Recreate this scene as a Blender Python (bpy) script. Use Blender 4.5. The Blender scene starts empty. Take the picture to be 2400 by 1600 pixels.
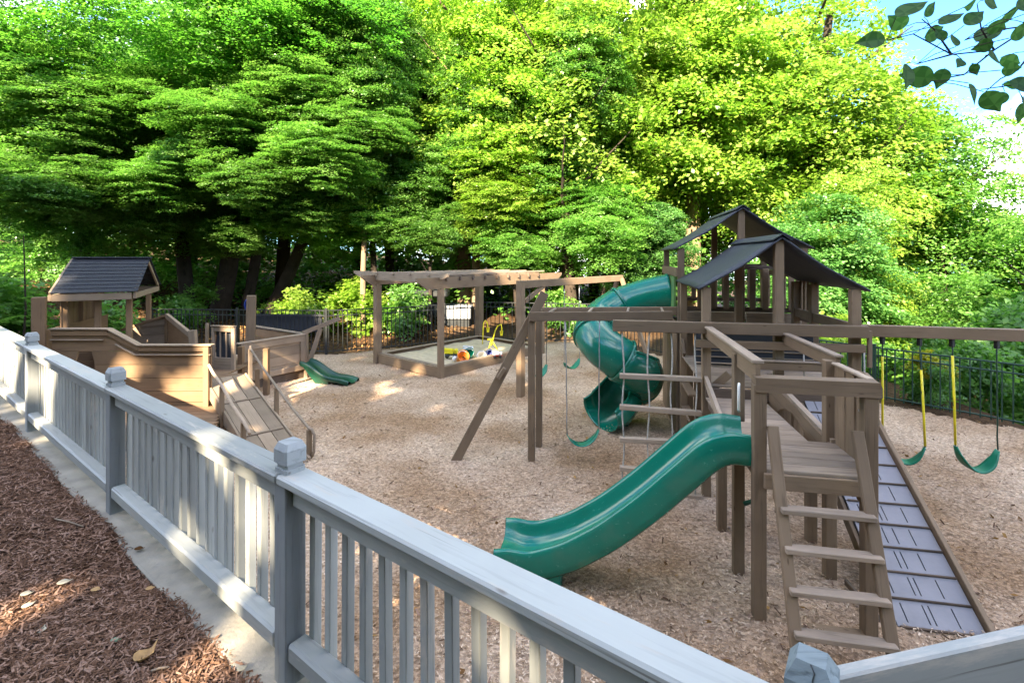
import bpy, bmesh, math, random
import numpy as np
from mathutils import Vector, Matrix, noise
random.seed(7); rng = np.random.default_rng(11)
R = math.radians
sc = bpy.context.scene
col = sc.collection
# ------------------------------------------------------------------ camera
CAMZ = 2.8; F = 1150.0; CX = 1200.0; HY = 602.0
cam_d = bpy.data.cameras.new('camera'); cam = bpy.data.objects.new('camera', cam_d); col.objects.link(cam)
cam.location = (0, 0, CAMZ); cam.rotation_euler = (R(90), 0, 0)
cam_d.sensor_width = 36; cam_d.lens = 36 * F / 2400; cam_d.shift_y = -(800 - HY) / 2400
cam_d.clip_start = 0.05; cam_d.clip_end = 1000
sc.camera = cam
# ------------------------------------------------------------------ light
SUN_EL = 33.0
SUN_DIR = Vector((-0.27, -0.963, 0)).normalized()          # horizontal direction towards the sun
to_sun = Vector((SUN_DIR.x * math.cos(R(SUN_EL)), SUN_DIR.y * math.cos(R(SUN_EL)), math.sin(R(SUN_EL))))
w = bpy.data.worlds.new("World"); sc.world = w; w.use_nodes = True
nt = w.node_tree; nt.nodes.clear()
out = nt.nodes.new('ShaderNodeOutputWorld'); bg = nt.nodes.new('ShaderNodeBackground')
sky = nt.nodes.new('ShaderNodeTexSky'); sky.sky_type = 'NISHITA'; sky.sun_disc = False
sky.sun_elevation = R(SUN_EL); sky.sun_rotation = math.atan2(to_sun.x, to_sun.y)
sky.altitude = 300; sky.air_density = 1.0; sky.dust_density = 0.6; sky.ozone_density = 1.6
tc = nt.nodes.new('ShaderNodeTexCoord'); mp = nt.nodes.new('ShaderNodeMapping'); mp.inputs['Scale'].default_value = (1, 1, 1.8)
mp.inputs['Location'].default_value = (0.35, 0.1, 0.25)
nz = nt.nodes.new('ShaderNodeTexNoise'); nz.inputs['Scale'].default_value = 3.2; nz.inputs['Detail'].default_value = 8; nz.inputs['Roughness'].default_value = .55
rp = nt.nodes.new('ShaderNodeValToRGB'); rp.color_ramp.elements[0].position = .47; rp.color_ramp.elements[1].position = .66
def lobe(d, sharp, amount):      # raises (or clears) the cloud cover round one direction
    dt_ = nt.nodes.new('ShaderNodeVectorMath'); dt_.operation = 'DOT_PRODUCT'; nt.links.new(tc.outputs['Generated'], dt_.inputs[0]); dt_.inputs[1].default_value = Vector(d).normalized()
    mr = nt.nodes.new('ShaderNodeMapRange'); mr.inputs[1].default_value = sharp; mr.inputs[2].default_value = 1; mr.inputs[3].default_value = 0; mr.inputs[4].default_value = amount
    nt.links.new(dt_.outputs['Value'], mr.inputs[0]); return mr.outputs[0]
mx = nt.nodes.new('ShaderNodeMix'); mx.data_type = 'RGBA'
mx.inputs[7].default_value = (7.3, 6.9, 6.2, 1)
nt.links.new(tc.outputs['Generated'], mp.inputs[0]); nt.links.new(mp.outputs[0], nz.inputs['Vector'])
s1 = nt.nodes.new('ShaderNodeMath'); s2 = nt.nodes.new('ShaderNodeMath')
nt.links.new(nz.outputs[0], s1.inputs[0]); nt.links.new(lobe((.92, 1, .50), .955, -.45), s1.inputs[1])
nt.links.new(s1.outputs[0], s2.inputs[0]); nt.links.new(lobe((1.03, 1, .235), .990, .30), s2.inputs[1])
nt.links.new(s2.outputs[0], rp.inputs[0]); nt.links.new(rp.outputs[0], mx.inputs[0])
tn = nt.nodes.new('ShaderNodeMix'); tn.data_type = 'RGBA'; tn.blend_type = 'MULTIPLY'; tn.inputs[0].default_value = 1; tn.inputs[7].default_value = (.23, .42, .66, 1)
nt.links.new(sky.outputs[0], tn.inputs[6]); nt.links.new(tn.outputs[2], mx.inputs[6]); nt.links.new(mx.outputs[2], bg.inputs[0]); nt.links.new(bg.outputs[0], out.inputs[0])
bg.inputs[1].default_value = 0.15
sun_d = bpy.data.lights.new('sun', 'SUN'); sun_d.energy = 5.0; sun_d.angle = R(0.5); sun_d.color = (1.0, .83, .60)
sun = bpy.data.objects.new('sun', sun_d); col.objects.link(sun); sun.rotation_euler = (-to_sun).to_track_quat('-Z', 'Y').to_euler()
sc.view_settings.view_transform = 'Standard'; sc.view_settings.look = 'None'; sc.view_settings.gamma = 1
sc.view_settings.exposure = 3.1
sc.cycles.max_bounces = 7; sc.cycles.diffuse_bounces = 4; sc.cycles.transmission_bounces = 4; sc.cycles.transparent_max_bounces = 4
sc.cycles.use_denoising = True; sc.cycles.caustics_reflective = False; sc.cycles.caustics_refractive = False

def at(px, py, z):
    "the world point on height z that the photograph shows at a pixel"
    Y = (CAMZ - z) * F / (py - HY); return Vector(((px - CX) / F * Y, Y, z))
def atY(px, py, Y): return Vector(((px - CX) / F * Y, Y, CAMZ - (py - HY) / F * Y))
V = Vector
Z = V((0, 0, 1))
# ------------------------------------------------------------------ materials
def newmat(name):
    m = bpy.data.materials.new(name); m.use_nodes = True; n = m.node_tree; n.nodes.clear()
    o = n.nodes.new('ShaderNodeOutputMaterial'); return m, n, o
def N(n, t, **k):
    x = n.nodes.new(t)
    for a, b in k.items(): setattr(x, a, b)
    return x
def ramp(n, stops):
    r = N(n, 'ShaderNodeValToRGB'); e = r.color_ramp.elements
    while len(e) > 1: e.remove(e[-1])
    e[0].position = stops[0][0]; e[0].color = (*stops[0][1], 1)
    for p, c in stops[1:]:
        q = e.new(p); q.color = (*c, 1)
    return r
def wood(name, base, dark=.6, light=1.2, rough=.75, grain=22, bump=.35, blotch=.35, tint=None, wear=None):
    m, n, o = newmat(name); L = n.links.new
    b = N(n, 'ShaderNodeBsdfPrincipled'); b.inputs['Roughness'].default_value = rough; b.inputs['Specular IOR Level'].default_value = .3
    t = N(n, 'ShaderNodeTexCoord'); oi = N(n, 'ShaderNodeObjectInfo')
    ad = N(n, 'ShaderNodeVectorMath', operation='ADD'); ml = N(n, 'ShaderNodeMath', operation='MULTIPLY'); ml.inputs[1].default_value = 37
    L(oi.outputs['Random'], ml.inputs[0]); L(t.outputs['Object'], ad.inputs[0]); L(ml.outputs[0], ad.inputs[1])
    mp = N(n, 'ShaderNodeMapping'); mp.inputs['Scale'].default_value = (1.3, grain, grain); L(ad.outputs[0], mp.inputs[0])
    g = N(n, 'ShaderNodeTexNoise'); g.inputs['Scale'].default_value = 2.2; g.inputs['Detail'].default_value = 6; g.inputs['Distortion'].default_value = .6; L(mp.outputs[0], g.inputs[0])
    bl = N(n, 'ShaderNodeTexNoise'); bl.inputs['Scale'].default_value = 3.0; bl.inputs['Detail'].default_value = 4; L(ad.outputs[0], bl.inputs[0])
    c0 = tuple(x * dark for x in base); c1 = tuple(min(1, x * light) for x in base)
    r = ramp(n, [(.28, c0), (.45, base), (.62, base), (.8, c1)]); L(g.outputs[0], r.inputs[0])
    hs = N(n, 'ShaderNodeMix', data_type='RGBA', blend_type='MULTIPLY'); hs.inputs[0].default_value = blotch
    r2 = ramp(n, [(.3, (.55, .5, .45)), (.7, tint or (1.15, 1.15, 1.15))]); L(bl.outputs[0], r2.inputs[0])
    L(r.outputs[0], hs.inputs[6]); L(r2.outputs[0], hs.inputs[7])
    v = N(n, 'ShaderNodeMapRange'); v.inputs[3].default_value = .76; v.inputs[4].default_value = 1.2; L(oi.outputs['Random'], v.inputs[0])
    h = N(n, 'ShaderNodeHueSaturation'); L(v.outputs[0], h.inputs['Value']); L(hs.outputs[2], h.inputs['Color'])
    src = h.outputs[0]
    if wear:
        w2 = N(n, 'ShaderNodeTexNoise'); w2.inputs['Scale'].default_value = 1.6; w2.inputs['Detail'].default_value = 9; w2.inputs['Roughness'].default_value = .7
        m3 = N(n, 'ShaderNodeMapping'); m3.inputs['Scale'].default_value = (1, 6, 6); L(ad.outputs[0], m3.inputs[0]); L(m3.outputs[0], w2.inputs[0])
        wr = ramp(n, [(.57, (0, 0, 0)), (.66, (1, 1, 1))]); L(w2.outputs[0], wr.inputs[0])
        mw = N(n, 'ShaderNodeMix', data_type='RGBA'); L(wr.outputs[0], mw.inputs[0]); L(src, mw.inputs[6]); mw.inputs[7].default_value = (*wear, 1)
        src = mw.outputs[2]
    kn = N(n, 'ShaderNodeTexVoronoi'); kn.inputs['Scale'].default_value = 3.2; mk = N(n, 'ShaderNodeMapping'); mk.inputs['Scale'].default_value = (1, 3.2, 3.2); L(ad.outputs[0], mk.inputs[0]); L(mk.outputs[0], kn.inputs[0])
    kr = ramp(n, [(.03, (.42, .36, .32)), (.09, (1, 1, 1))]); L(kn.outputs['Distance'], kr.inputs[0])
    ck = N(n, 'ShaderNodeTexNoise'); ck.inputs['Scale'].default_value = 1.5; ck.inputs['Detail'].default_value = 3; m5 = N(n, 'ShaderNodeMapping'); m5.inputs['Scale'].default_value = (.7, grain * 1.8, grain * 1.8); L(ad.outputs[0], m5.inputs[0]); L(m5.outputs[0], ck.inputs[0])
    cr_ = ramp(n, [(.27, (.35, .32, .30)), (.31, (1, 1, 1))]); L(ck.outputs[0], cr_.inputs[0])
    ma = N(n, 'ShaderNodeMix', data_type='RGBA', blend_type='MULTIPLY'); ma.inputs[0].default_value = .8; L(src, ma.inputs[6]); L(kr.outputs[0], ma.inputs[7])
    mb = N(n, 'ShaderNodeMix', data_type='RGBA', blend_type='MULTIPLY'); mb.inputs[0].default_value = .8; L(ma.outputs[2], mb.inputs[6]); L(cr_.outputs[0], mb.inputs[7]); src = mb.outputs[2]
    L(src, b.inputs['Base Color'])
    bp = N(n, 'ShaderNodeBump'); bp.inputs['Strength'].default_value = bump; bp.inputs['Distance'].default_value = .004
    L(g.outputs[0], bp.inputs['Height']); L(bp.outputs[0], b.inputs['Normal']); L(b.outputs[0], o.inputs[0])
    return m
def plain(name, colr, rough=.5, spec=.5, var=.12, scale=6, bump=0, metal=0, coat=0):
    m, n, o = newmat(name); L = n.links.new
    b = N(n, 'ShaderNodeBsdfPrincipled'); b.inputs['Roughness'].default_value = rough; b.inputs['Specular IOR Level'].default_value = spec
    b.inputs['Metallic'].default_value = metal; b.inputs['Coat Weight'].default_value = coat
    t = N(n, 'ShaderNodeTexCoord'); g = N(n, 'ShaderNodeTexNoise'); g.inputs['Scale'].default_value = scale; g.inputs['Detail'].default_value = 7; L(t.outputs['Object'], g.inputs[0])
    r = ramp(n, [(.3, tuple(x * (1 - var) for x in colr)), (.7, tuple(min(1, x * (1 + var)) for x in colr))]); L(g.outputs[0], r.inputs[0]); L(r.outputs[0], b.inputs['Base Color'])
    rr = N(n, 'ShaderNodeMapRange'); rr.inputs[3].default_value = max(0, rough - .08); rr.inputs[4].default_value = rough + .12; L(g.outputs[0], rr.inputs[0]); L(rr.outputs[0], b.inputs['Roughness'])
    if bump:
        g2 = N(n, 'ShaderNodeTexNoise'); g2.inputs['Scale'].default_value = scale * 8; g2.inputs['Detail'].default_value = 5; L(t.outputs['Object'], g2.inputs[0])
        bp = N(n, 'ShaderNodeBump'); bp.inputs['Strength'].default_value = bump; bp.inputs['Distance'].default_value = .01; L(g2.outputs[0], bp.inputs['Height']); L(bp.outputs[0], b.inputs['Normal'])
    L(b.outputs[0], o.inputs[0]); return m
def plastic(name, colr, rough):
    m = plain(name, colr, rough, .5, .10, 3, .03, 0, .12); n = m.node_tree; L = n.links.new
    b = [x for x in n.nodes if x.type == 'BSDF_PRINCIPLED'][0]; src = b.inputs['Base Color'].links[0].from_socket; rsrc = b.inputs['Roughness'].links[0].from_socket
    t = N(n, 'ShaderNodeTexCoord'); mp = N(n, 'ShaderNodeMapping'); mp.inputs['Scale'].default_value = (3, 26, 9); mp.inputs['Rotation'].default_value = (.2, .5, .25); L(t.outputs['Object'], mp.inputs[0])
    s1 = N(n, 'ShaderNodeTexNoise'); s1.inputs['Scale'].default_value = 2.4; s1.inputs['Detail'].default_value = 9; s1.inputs['Roughness'].default_value = .75; L(mp.outputs[0], s1.inputs[0])
    r = ramp(n, [(.60, (0, 0, 0)), (.70, (.38, .38, .38))]); L(s1.outputs[0], r.inputs[0])
    s2 = N(n, 'ShaderNodeTexNoise'); s2.inputs['Scale'].default_value = 2.2; s2.inputs['Detail'].default_value = 6; L(t.outputs['Object'], s2.inputs[0])
    r2 = ramp(n, [(.52, (0, 0, 0)), (.75, (.35, .35, .35))]); L(s2.outputs[0], r2.inputs[0])
    m1 = N(n, 'ShaderNodeMix', data_type='RGBA'); L(r.outputs[0], m1.inputs[0]); L(src, m1.inputs[6]); m1.inputs[7].default_value = (.10, .34, .26, 1)
    m2 = N(n, 'ShaderNodeMix', data_type='RGBA'); L(r2.outputs[0], m2.inputs[0]); L(m1.outputs[2], m2.inputs[6]); m2.inputs[7].default_value = (.10, .16, .10, 1); L(m2.outputs[2], b.inputs['Base Color'])
    ad = N(n, 'ShaderNodeMath', operation='ADD'); L(rsrc, ad.inputs[0]); ml = N(n, 'ShaderNodeMath', operation='MULTIPLY'); ml.inputs[1].default_value = .6; L(r.outputs[0], ml.inputs[0]); L(ml.outputs[0], ad.inputs[1]); L(ad.outputs[0], b.inputs['Roughness'])
    return m
def leafmat(name, c0, c1, c2, transl=.45, gloss=.12, tboost=1.6):
    m, n, o = newmat(name); L = n.links.new
    a = N(n, 'ShaderNodeAttribute', attribute_name='rnd'); oi = N(n, 'ShaderNodeObjectInfo')
    r = ramp(n, [(0, c0), (.5, c1), (1, c2)]); L(a.outputs['Fac'], r.inputs[0])
    v = N(n, 'ShaderNodeMapRange'); v.inputs[3].default_value = .8; v.inputs[4].default_value = 1.2; L(oi.outputs['Random'], v.inputs[0])
    h = N(n, 'ShaderNodeHueSaturation'); L(v.outputs[0], h.inputs['Value']); L(r.outputs[0], h.inputs['Color'])
    d = N(n, 'ShaderNodeBsdfDiffuse'); L(h.outputs[0], d.inputs[0])
    tr = N(n, 'ShaderNodeBsdfTranslucent'); tm = N(n, 'ShaderNodeMix', data_type='RGBA', blend_type='MULTIPLY'); tm.inputs[0].default_value = 1
    tm.inputs[7].default_value = (tboost * 1.0, tboost * 1.12, tboost * .8, 1); L(h.outputs[0], tm.inputs[6]); L(tm.outputs[2], tr.inputs[0])
    m1 = N(n, 'ShaderNodeMixShader'); m1.inputs[0].default_value = transl; L(d.outputs[0], m1.inputs[1]); L(tr.outputs[0], m1.inputs[2])
    g = N(n, 'ShaderNodeBsdfGlossy'); g.inputs['Roughness'].default_value = .45; g.inputs[0].default_value = (.8, .9, .8, 1)
    m2 = N(n, 'ShaderNodeMixShader'); m2.inputs[0].default_value = gloss * .35; L(m1.outputs[0], m2.inputs[1]); L(g.outputs[0], m2.inputs[2])
    if name == 'chip_wood':     # the same brown and tan patches as the ground under the chips
        ge = N(n, 'ShaderNodeNewGeometry'); bg_ = N(n, 'ShaderNodeTexNoise'); bg_.inputs['Scale'].default_value = .55; bg_.inputs['Detail'].default_value = 5; L(ge.outputs['Position'], bg_.inputs[0])
        r2 = ramp(n, [(.38, (.62, .50, .38)), (.60, (1.1, 1.1, 1.12))]); L(bg_.outputs[0], r2.inputs[0])
        mm = N(n, 'ShaderNodeMix', data_type='RGBA', blend_type='MULTIPLY'); mm.inputs[0].default_value = .9; L(h.outputs[0], mm.inputs[6]); L(r2.outputs[0], mm.inputs[7]); L(mm.outputs[2], d.inputs[0])
    L(m2.outputs[0], o.inputs[0]); return m
M = {}
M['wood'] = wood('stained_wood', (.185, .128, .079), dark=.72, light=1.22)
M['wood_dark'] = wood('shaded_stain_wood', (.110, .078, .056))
M['wood_pale'] = wood('weathered_wood', (.28, .215, .155), dark=.6, light=1.3)
M['ship'] = wood('ship_wood', (.170, .106, .058), dark=.7)
M['ship_pale'] = wood('ship_pale_wood', (.235, .175, .120), dark=.75)
M['grey'] = wood('grey_painted_wood', (.268, .280, .265), dark=.82, light=1.06, rough=.55, bump=.18, blotch=.16, wear=(.34, .315, .275))
M['greypost'] = wood('grey_painted_post', (.25, .268, .27), dark=.72, light=1.06, rough=.6, bump=.3, blotch=.3, wear=(.19, .21, .22))
M['concrete'] = plain('concrete_kerb', (.255, .235, .195), .85, .2, .22, 5, .5)
M['green'] = plastic('green_plastic', (.002, .140, .090), .19)
M['green_seat'] = plain('green_rubber', (.006, .15, .085), .4, .4, .15, 9)
M['green_dark'] = plain('dark_green_plastic', (.003, .040, .022), .35, .5, .2, 6)
M['green_panel'] = plain('faded_green_panel', (.10, .20, .06), .5, .4, .3, 6)
M['yellow'] = plain('yellow_sleeve', (.75, .62, .02), .45, .4, .1, 8)
M['black'] = plain('black_metal', (.012, .014, .015), .45, .5, .2, 8)
M['black_screen'] = plain('dark_screen', (.035, .038, .045), .8, .2, .2, 4)
M['blackgreen'] = plain('dark_green_metal', (.012, .045, .030), .4, .5, .2, 8)
M['steel'] = plain('galvanised_steel', (.35, .36, .38), .45, .5, .2, 20, 0, .8)
M['rope'] = plain('pale_rope', (.42, .39, .34), .9, .1, .3, 60, .6)
M['roof'] = plain('black_roof_sheet', (.030, .033, .042), .55, .4, .25, 7, .25)
M['shingle'] = plain('charcoal_shingle', (.022, .024, .030), .8, .25, .4, 30, .8)
M['ramp'] = plain('mauve_grey_slab', (.225, .215, .225), .5, .4, .12, 5, .1)
M['white'] = plain('white_pipe', (.72, .68, .60), .5, .4, .1, 8)
M['orange'] = plain('orange_plastic', (.75, .25, .02), .35, .5, .1, 6)
M['blue'] = plain('blue_plastic', (.01, .035, .25), .4, .5, .1, 6)
M['whitep'] = plain('white_plastic', (.7, .7, .68), .4, .5, .1, 6)
M['red'] = plain('red_plastic', (.5, .03, .02), .4, .5, .1, 6)
M['grey_cab'] = plain('pale_grey_metal', (.22, .24, .27), .5, .5, .1, 3)
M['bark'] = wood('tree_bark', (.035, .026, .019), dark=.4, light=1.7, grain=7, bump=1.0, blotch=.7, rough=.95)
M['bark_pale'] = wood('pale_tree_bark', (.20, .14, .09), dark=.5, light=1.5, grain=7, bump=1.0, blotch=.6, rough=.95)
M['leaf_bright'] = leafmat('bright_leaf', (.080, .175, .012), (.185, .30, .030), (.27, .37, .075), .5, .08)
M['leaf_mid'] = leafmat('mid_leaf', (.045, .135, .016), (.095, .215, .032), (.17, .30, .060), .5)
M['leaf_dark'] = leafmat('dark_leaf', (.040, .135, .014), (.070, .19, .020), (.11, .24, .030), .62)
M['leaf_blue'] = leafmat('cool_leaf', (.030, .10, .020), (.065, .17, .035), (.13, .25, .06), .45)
M['leaf_yellow'] = leafmat('yellow_leaf', (.16, .18, .01), (.36, .33, .01), (.5, .45, .03), .4)
M['leaf_near'] = leafmat('near_leaf', (.020, .060, .014), (.030, .085, .020), (.050, .11, .030), .55, .06)
M['chip'] = leafmat('chip_wood', (.24, .165, .10), (.48, .36, .25), (.67, .54, .405), 0, 0)
M['bark_chip'] = leafmat('bark_shred', (.06, .034, .021), (.14, .080, .052), (.27, .175, .13), 0, 0)
M['litter'] = leafmat('dead_leaf', (.07, .035, .015), (.16, .085, .035), (.32, .19, .07), .1, 0)
M['sand'] = plain('sand', (.50, .41, .28), .95, .1, .15, 9, .5)
for _n, c in (('fallen_tan', (.36, .22, .09)), ('fallen_pale', (.33, .30, .22)), ('fallen_green', (.14, .26, .16))): M[_n] = plain(_n, c, .7, .3, .3, 14)
def ground_mat(name, ca, cb, cc, s=1.0):
    m, n, o = newmat(name); L = n.links.new
    b = N(n, 'ShaderNodeBsdfPrincipled'); b.inputs['Roughness'].default_value = .95; b.inputs['Specular IOR Level'].default_value = .1
    t = N(n, 'ShaderNodeTexCoord')
    big = N(n, 'ShaderNodeTexNoise'); big.inputs['Scale'].default_value = .55 * s; big.inputs['Detail'].default_value = 5; L(t.outputs['Object'], big.inputs[0])
    vo = N(n, 'ShaderNodeTexVoronoi'); vo.inputs['Scale'].default_value = 42 * s; L(t.outputs['Object'], vo.inputs[0])
    fi = N(n, 'ShaderNodeTexNoise'); fi.inputs['Scale'].default_value = 26 * s; fi.inputs['Detail'].default_value = 8; fi.inputs['Roughness'].default_value = .75; L(t.outputs['Object'], fi.inputs[0])
    r = ramp(n, [(.3, ca), (.5, cb), (.72, cc)]); L(fi.outputs[0], r.inputs[0])
    r2 = ramp(n, [(.38, (.60, .48, .36)), (.60, (1.1, 1.1, 1.12))]); L(big.outputs[0], r2.inputs[0])
    mm = N(n, 'ShaderNodeMix', data_type='RGBA', blend_type='MULTIPLY'); mm.inputs[0].default_value = .8; L(r.outputs[0], mm.inputs[6]); L(r2.outputs[0], mm.inputs[7])
    sp = N(n, 'ShaderNodeSeparateColor'); L(vo.outputs['Color'], sp.inputs[0])
    r3 = ramp(n, [(0, (.6, .6, .6)), (1, (1.35, 1.35, 1.35))]); L(sp.outputs[0], r3.inputs[0])
    m4 = N(n, 'ShaderNodeMix', data_type='RGBA', blend_type='MULTIPLY'); m4.inputs[0].default_value = .8; L(mm.outputs[2], m4.inputs[6]); L(r3.outputs[0], m4.inputs[7])
    L(m4.outputs[2], b.inputs['Base Color'])
    bp = N(n, 'ShaderNodeBump'); bp.inputs['Strength'].default_value = .9; bp.inputs['Distance'].default_value = .03; L(fi.outputs[0], bp.inputs['Height']); L(bp.outputs[0], b.inputs['Normal'])
    L(b.outputs[0], o.inputs[0]); return m
M['play_ground'] = ground_mat('wood_chip_ground', (.19, .125, .075), (.44, .32, .22), (.62, .485, .36))
M['bed'] = ground_mat('bark_mulch', (.045, .026, .017), (.11, .064, .042), (.21, .14, .10))
M['forest'] = ground_mat('leaf_litter_ground', (.03, .02, .01), (.08, .05, .03), (.14, .10, .05), .5)
# ------------------------------------------------------------------ object helpers
WM = {}
def tag(o, label=None, cat=None, group=None, kind=None):
    if label: o['label'] = label
    if cat: o['category'] = cat
    if group: o['group'] = group
    if kind: o['kind'] = kind
    return o
def place(o, parent, mat4):
    WM[o.name] = mat4.copy()
    if parent is not None:
        o.parent = parent; o.matrix_basis = WM[parent.name].inverted() @ mat4
    else: o.matrix_basis = mat4
    return o
def thing(name, loc, label, cat, group=None):
    o = bpy.data.objects.new(name, None); col.objects.link(o); o.empty_display_size = .1
    place(o, None, Matrix.Translation(V(loc))); return tag(o, label, cat, group)
def meshobj(name, me, mat, parent=None, m4=None):
    o = bpy.data.objects.new(name, me); col.objects.link(o)
    if mat is not None and not me.materials: me.materials.append(mat)
    return place(o, parent, m4 if m4 is not None else Matrix.Identity(4))
_cache = {}
def boxmesh(L, wd, h, mat, bev=.005):
    k = (round(L, 4), round(wd, 4), round(h, 4), mat.name, bev)
    if k in _cache: return _cache[k]
    bm = bmesh.new(); bmesh.ops.create_cube(bm, size=1); bmesh.ops.scale(bm, vec=(L, wd, h), verts=bm.verts)
    if bev: bmesh.ops.bevel(bm, geom=bm.edges[:], offset=min(bev, wd * .3, h * .3), segments=1, affect='EDGES')
    me = bpy.data.meshes.new('board'); bm.to_mesh(me); bm.free(); me.materials.append(mat); _cache[k] = me; return me
def frame(p0, p1, up):
    x = (p1 - p0).normalized(); u = V(up)
    if abs(x.dot(u.normalized())) > .98: u = V((0, 1, 0)) if abs(x.y) < .9 else V((1, 0, 0))
    y = u.cross(x).normalized(); z = x.cross(y)
    m = Matrix((x, y, z)).transposed().to_4x4(); m.translation = (p0 + p1) / 2; return m
def board(name, p0, p1, wd, h, mat, parent, up=Z, bev=.005):
    "a sawn board: its length from p0 to p1, h along 'up', wd across"
    p0 = V(p0); p1 = V(p1)
    return meshobj(name, boxmesh((p1 - p0).length, wd, h, mat, bev), None, parent, frame(p0, p1, up))
def post(name, x, y, z0, z1, s, mat, parent, axis=None, s2=None):
    return board(name, (x, y, z0), (x, y, z1), s2 or s, s, mat, parent, up=axis or V((0, 1, 0)))
def pymesh(verts, faces, smooth=False):
    me = bpy.data.meshes.new('mesh'); me.from_pydata([tuple(v) for v in verts], [], faces); me.update()
    bm = bmesh.new(); bm.from_mesh(me); bmesh.ops.recalc_face_normals(bm, faces=bm.faces); bm.to_mesh(me); bm.free()
    if smooth: me.polygons.foreach_set('use_smooth', [True] * len(me.polygons))
    return me
def prism(name, pts, thick_vec, mat, parent):
    "a flat board cut to the outline pts and thick_vec thick, with its own origin and length axis"
    pts = [V(p) for p in pts]; t = V(thick_vec); c = sum(pts, V()) / len(pts)
    nrm = t.normalized(); ax = max(((pts[i] - pts[i - 1]) for i in range(len(pts))), key=lambda v: v.length).normalized()
    yy = nrm.cross(ax).normalized(); m4 = Matrix((ax, yy, nrm)).transposed().to_4x4(); m4.translation = c; inv = m4.inverted()
    n = len(pts); vs = [inv @ p for p in pts] + [inv @ (p + t) for p in pts]
    fs = [tuple(range(n)), tuple(range(2 * n - 1, n - 1, -1))] + [(i, (i + 1) % n, n + (i + 1) % n, n + i) for i in range(n)]
    return meshobj(name, pymesh(vs, fs), mat, parent, m4)
def tube(name, pts, r, mat, parent, seg=8, closed=False, r_end=None):
    pts = [V(p) for p in pts]; n = len(pts); c = pts[0].copy(); vs = []; fs = []
    prev = None
    for i, p in enumerate(pts):
        a = pts[(i - 1) % n] if (i or closed) else p; b = pts[(i + 1) % n] if (i < n - 1 or closed) else p
        d = (b - a).normalized()
        if prev is None: s = d.cross(Z if abs(d.z) < .9 else V((1, 0, 0))).normalized()
        else: s = (prev - d * prev.dot(d)).normalized()
        prev = s; q = d.cross(s); rr = r if r_end is None else r + (r_end - r) * i / max(1, n - 1)
        for k in range(seg):
            an = 2 * math.pi * k / seg; vs.append(p + (s * math.cos(an) + q * math.sin(an)) * rr - c)
    m = n if closed else n - 1
    for i in range(m):
        for k in range(seg):
            j = (i + 1) % n; fs.append((i * seg + k, i * seg + (k + 1) % seg, j * seg + (k + 1) % seg, j * seg + k))
    if not closed: fs += [tuple(range(seg)), tuple((n - 1) * seg + k for k in range(seg))]
    return meshobj(name, pymesh(vs, fs, True), mat, parent, Matrix.Translation(c))
def sheet(name, rows, mat, parent, thick=0, smooth=True, sub=0, closed=False):
    "a skin through rows of points (a sweep), optionally thickened"
    c = V(rows[0][0]); n = len(rows[0]); vs = [V(p) - c for r in rows for p in r]; fs = []
    for i in range(len(rows) - 1):
        for k in range(n if closed else n - 1):
            fs.append((i * n + k, i * n + (k + 1) % n, (i + 1) * n + (k + 1) % n, (i + 1) * n + k))
    me = pymesh(vs, fs, smooth); o = meshobj(name, me, mat, parent, Matrix.Translation(c))
    if thick:
        s = o.modifiers.new('solid', 'SOLIDIFY'); s.thickness = thick; s.offset = 0
    if sub:
        s = o.modifiers.new('sub', 'SUBSURF'); s.levels = s.render_levels = sub
    return o
def lathe(name, prof, c, axis, mat, parent=None, seg=16):
    x = frame(V((0, 0, 0)), V(axis), Z if abs(V(axis).normalized().z) < .9 else V((0, 1, 0))); x.translation = V(c)
    vs = []; fs = []
    for r, z in prof:
        for k in range(seg):
            a = 2 * math.pi * k / seg; vs.append((z, r * math.cos(a), r * math.sin(a)))
    for i in range(len(prof) - 1):
        for k in range(seg): fs.append((i * seg + k, i * seg + (k + 1) % seg, (i + 1) * seg + (k + 1) % seg, (i + 1) * seg + k))
    return meshobj(name, pymesh(vs, fs, True), mat, parent, x)
def quads(name, C, U, W_, mat, parent=None, kind='stuff', rnd=None, m4=None, shape='rhomb', obj=True):
    "many leaf-sized faces: centres C, half-length vectors U, half-width vectors W_ (numpy n x 3)"
    n = len(C)
    if shape == 'rhomb': P = np.stack([C - U, C + W_ - U * .1, C + U, C - W_ - U * .1], 1)
    else: P = np.stack([C - U - W_, C + U - W_, C + U + W_, C - U + W_], 1)
    me = bpy.data.meshes.new(name); me.vertices.add(n * 4); me.vertices.foreach_set('co', P.reshape(-1).astype(np.float32))
    me.loops.add(n * 4); me.loops.foreach_set('vertex_index', np.arange(n * 4, dtype=np.int32))
    me.polygons.add(n); me.polygons.foreach_set('loop_start', np.arange(0, n * 4, 4, dtype=np.int32)); me.polygons.foreach_set('loop_total', np.full(n, 4, dtype=np.int32))
    me.update(calc_edges=True)
    at_ = me.attributes.new('rnd', 'FLOAT', 'FACE'); at_.data.foreach_set('value', (rng.random(n) if rnd is None else rnd).astype(np.float32))
    me.materials.append(mat)
    if not obj: return me
    o = meshobj(name, me, None, parent, m4)
    if kind: o['kind'] = kind
    return o
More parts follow.
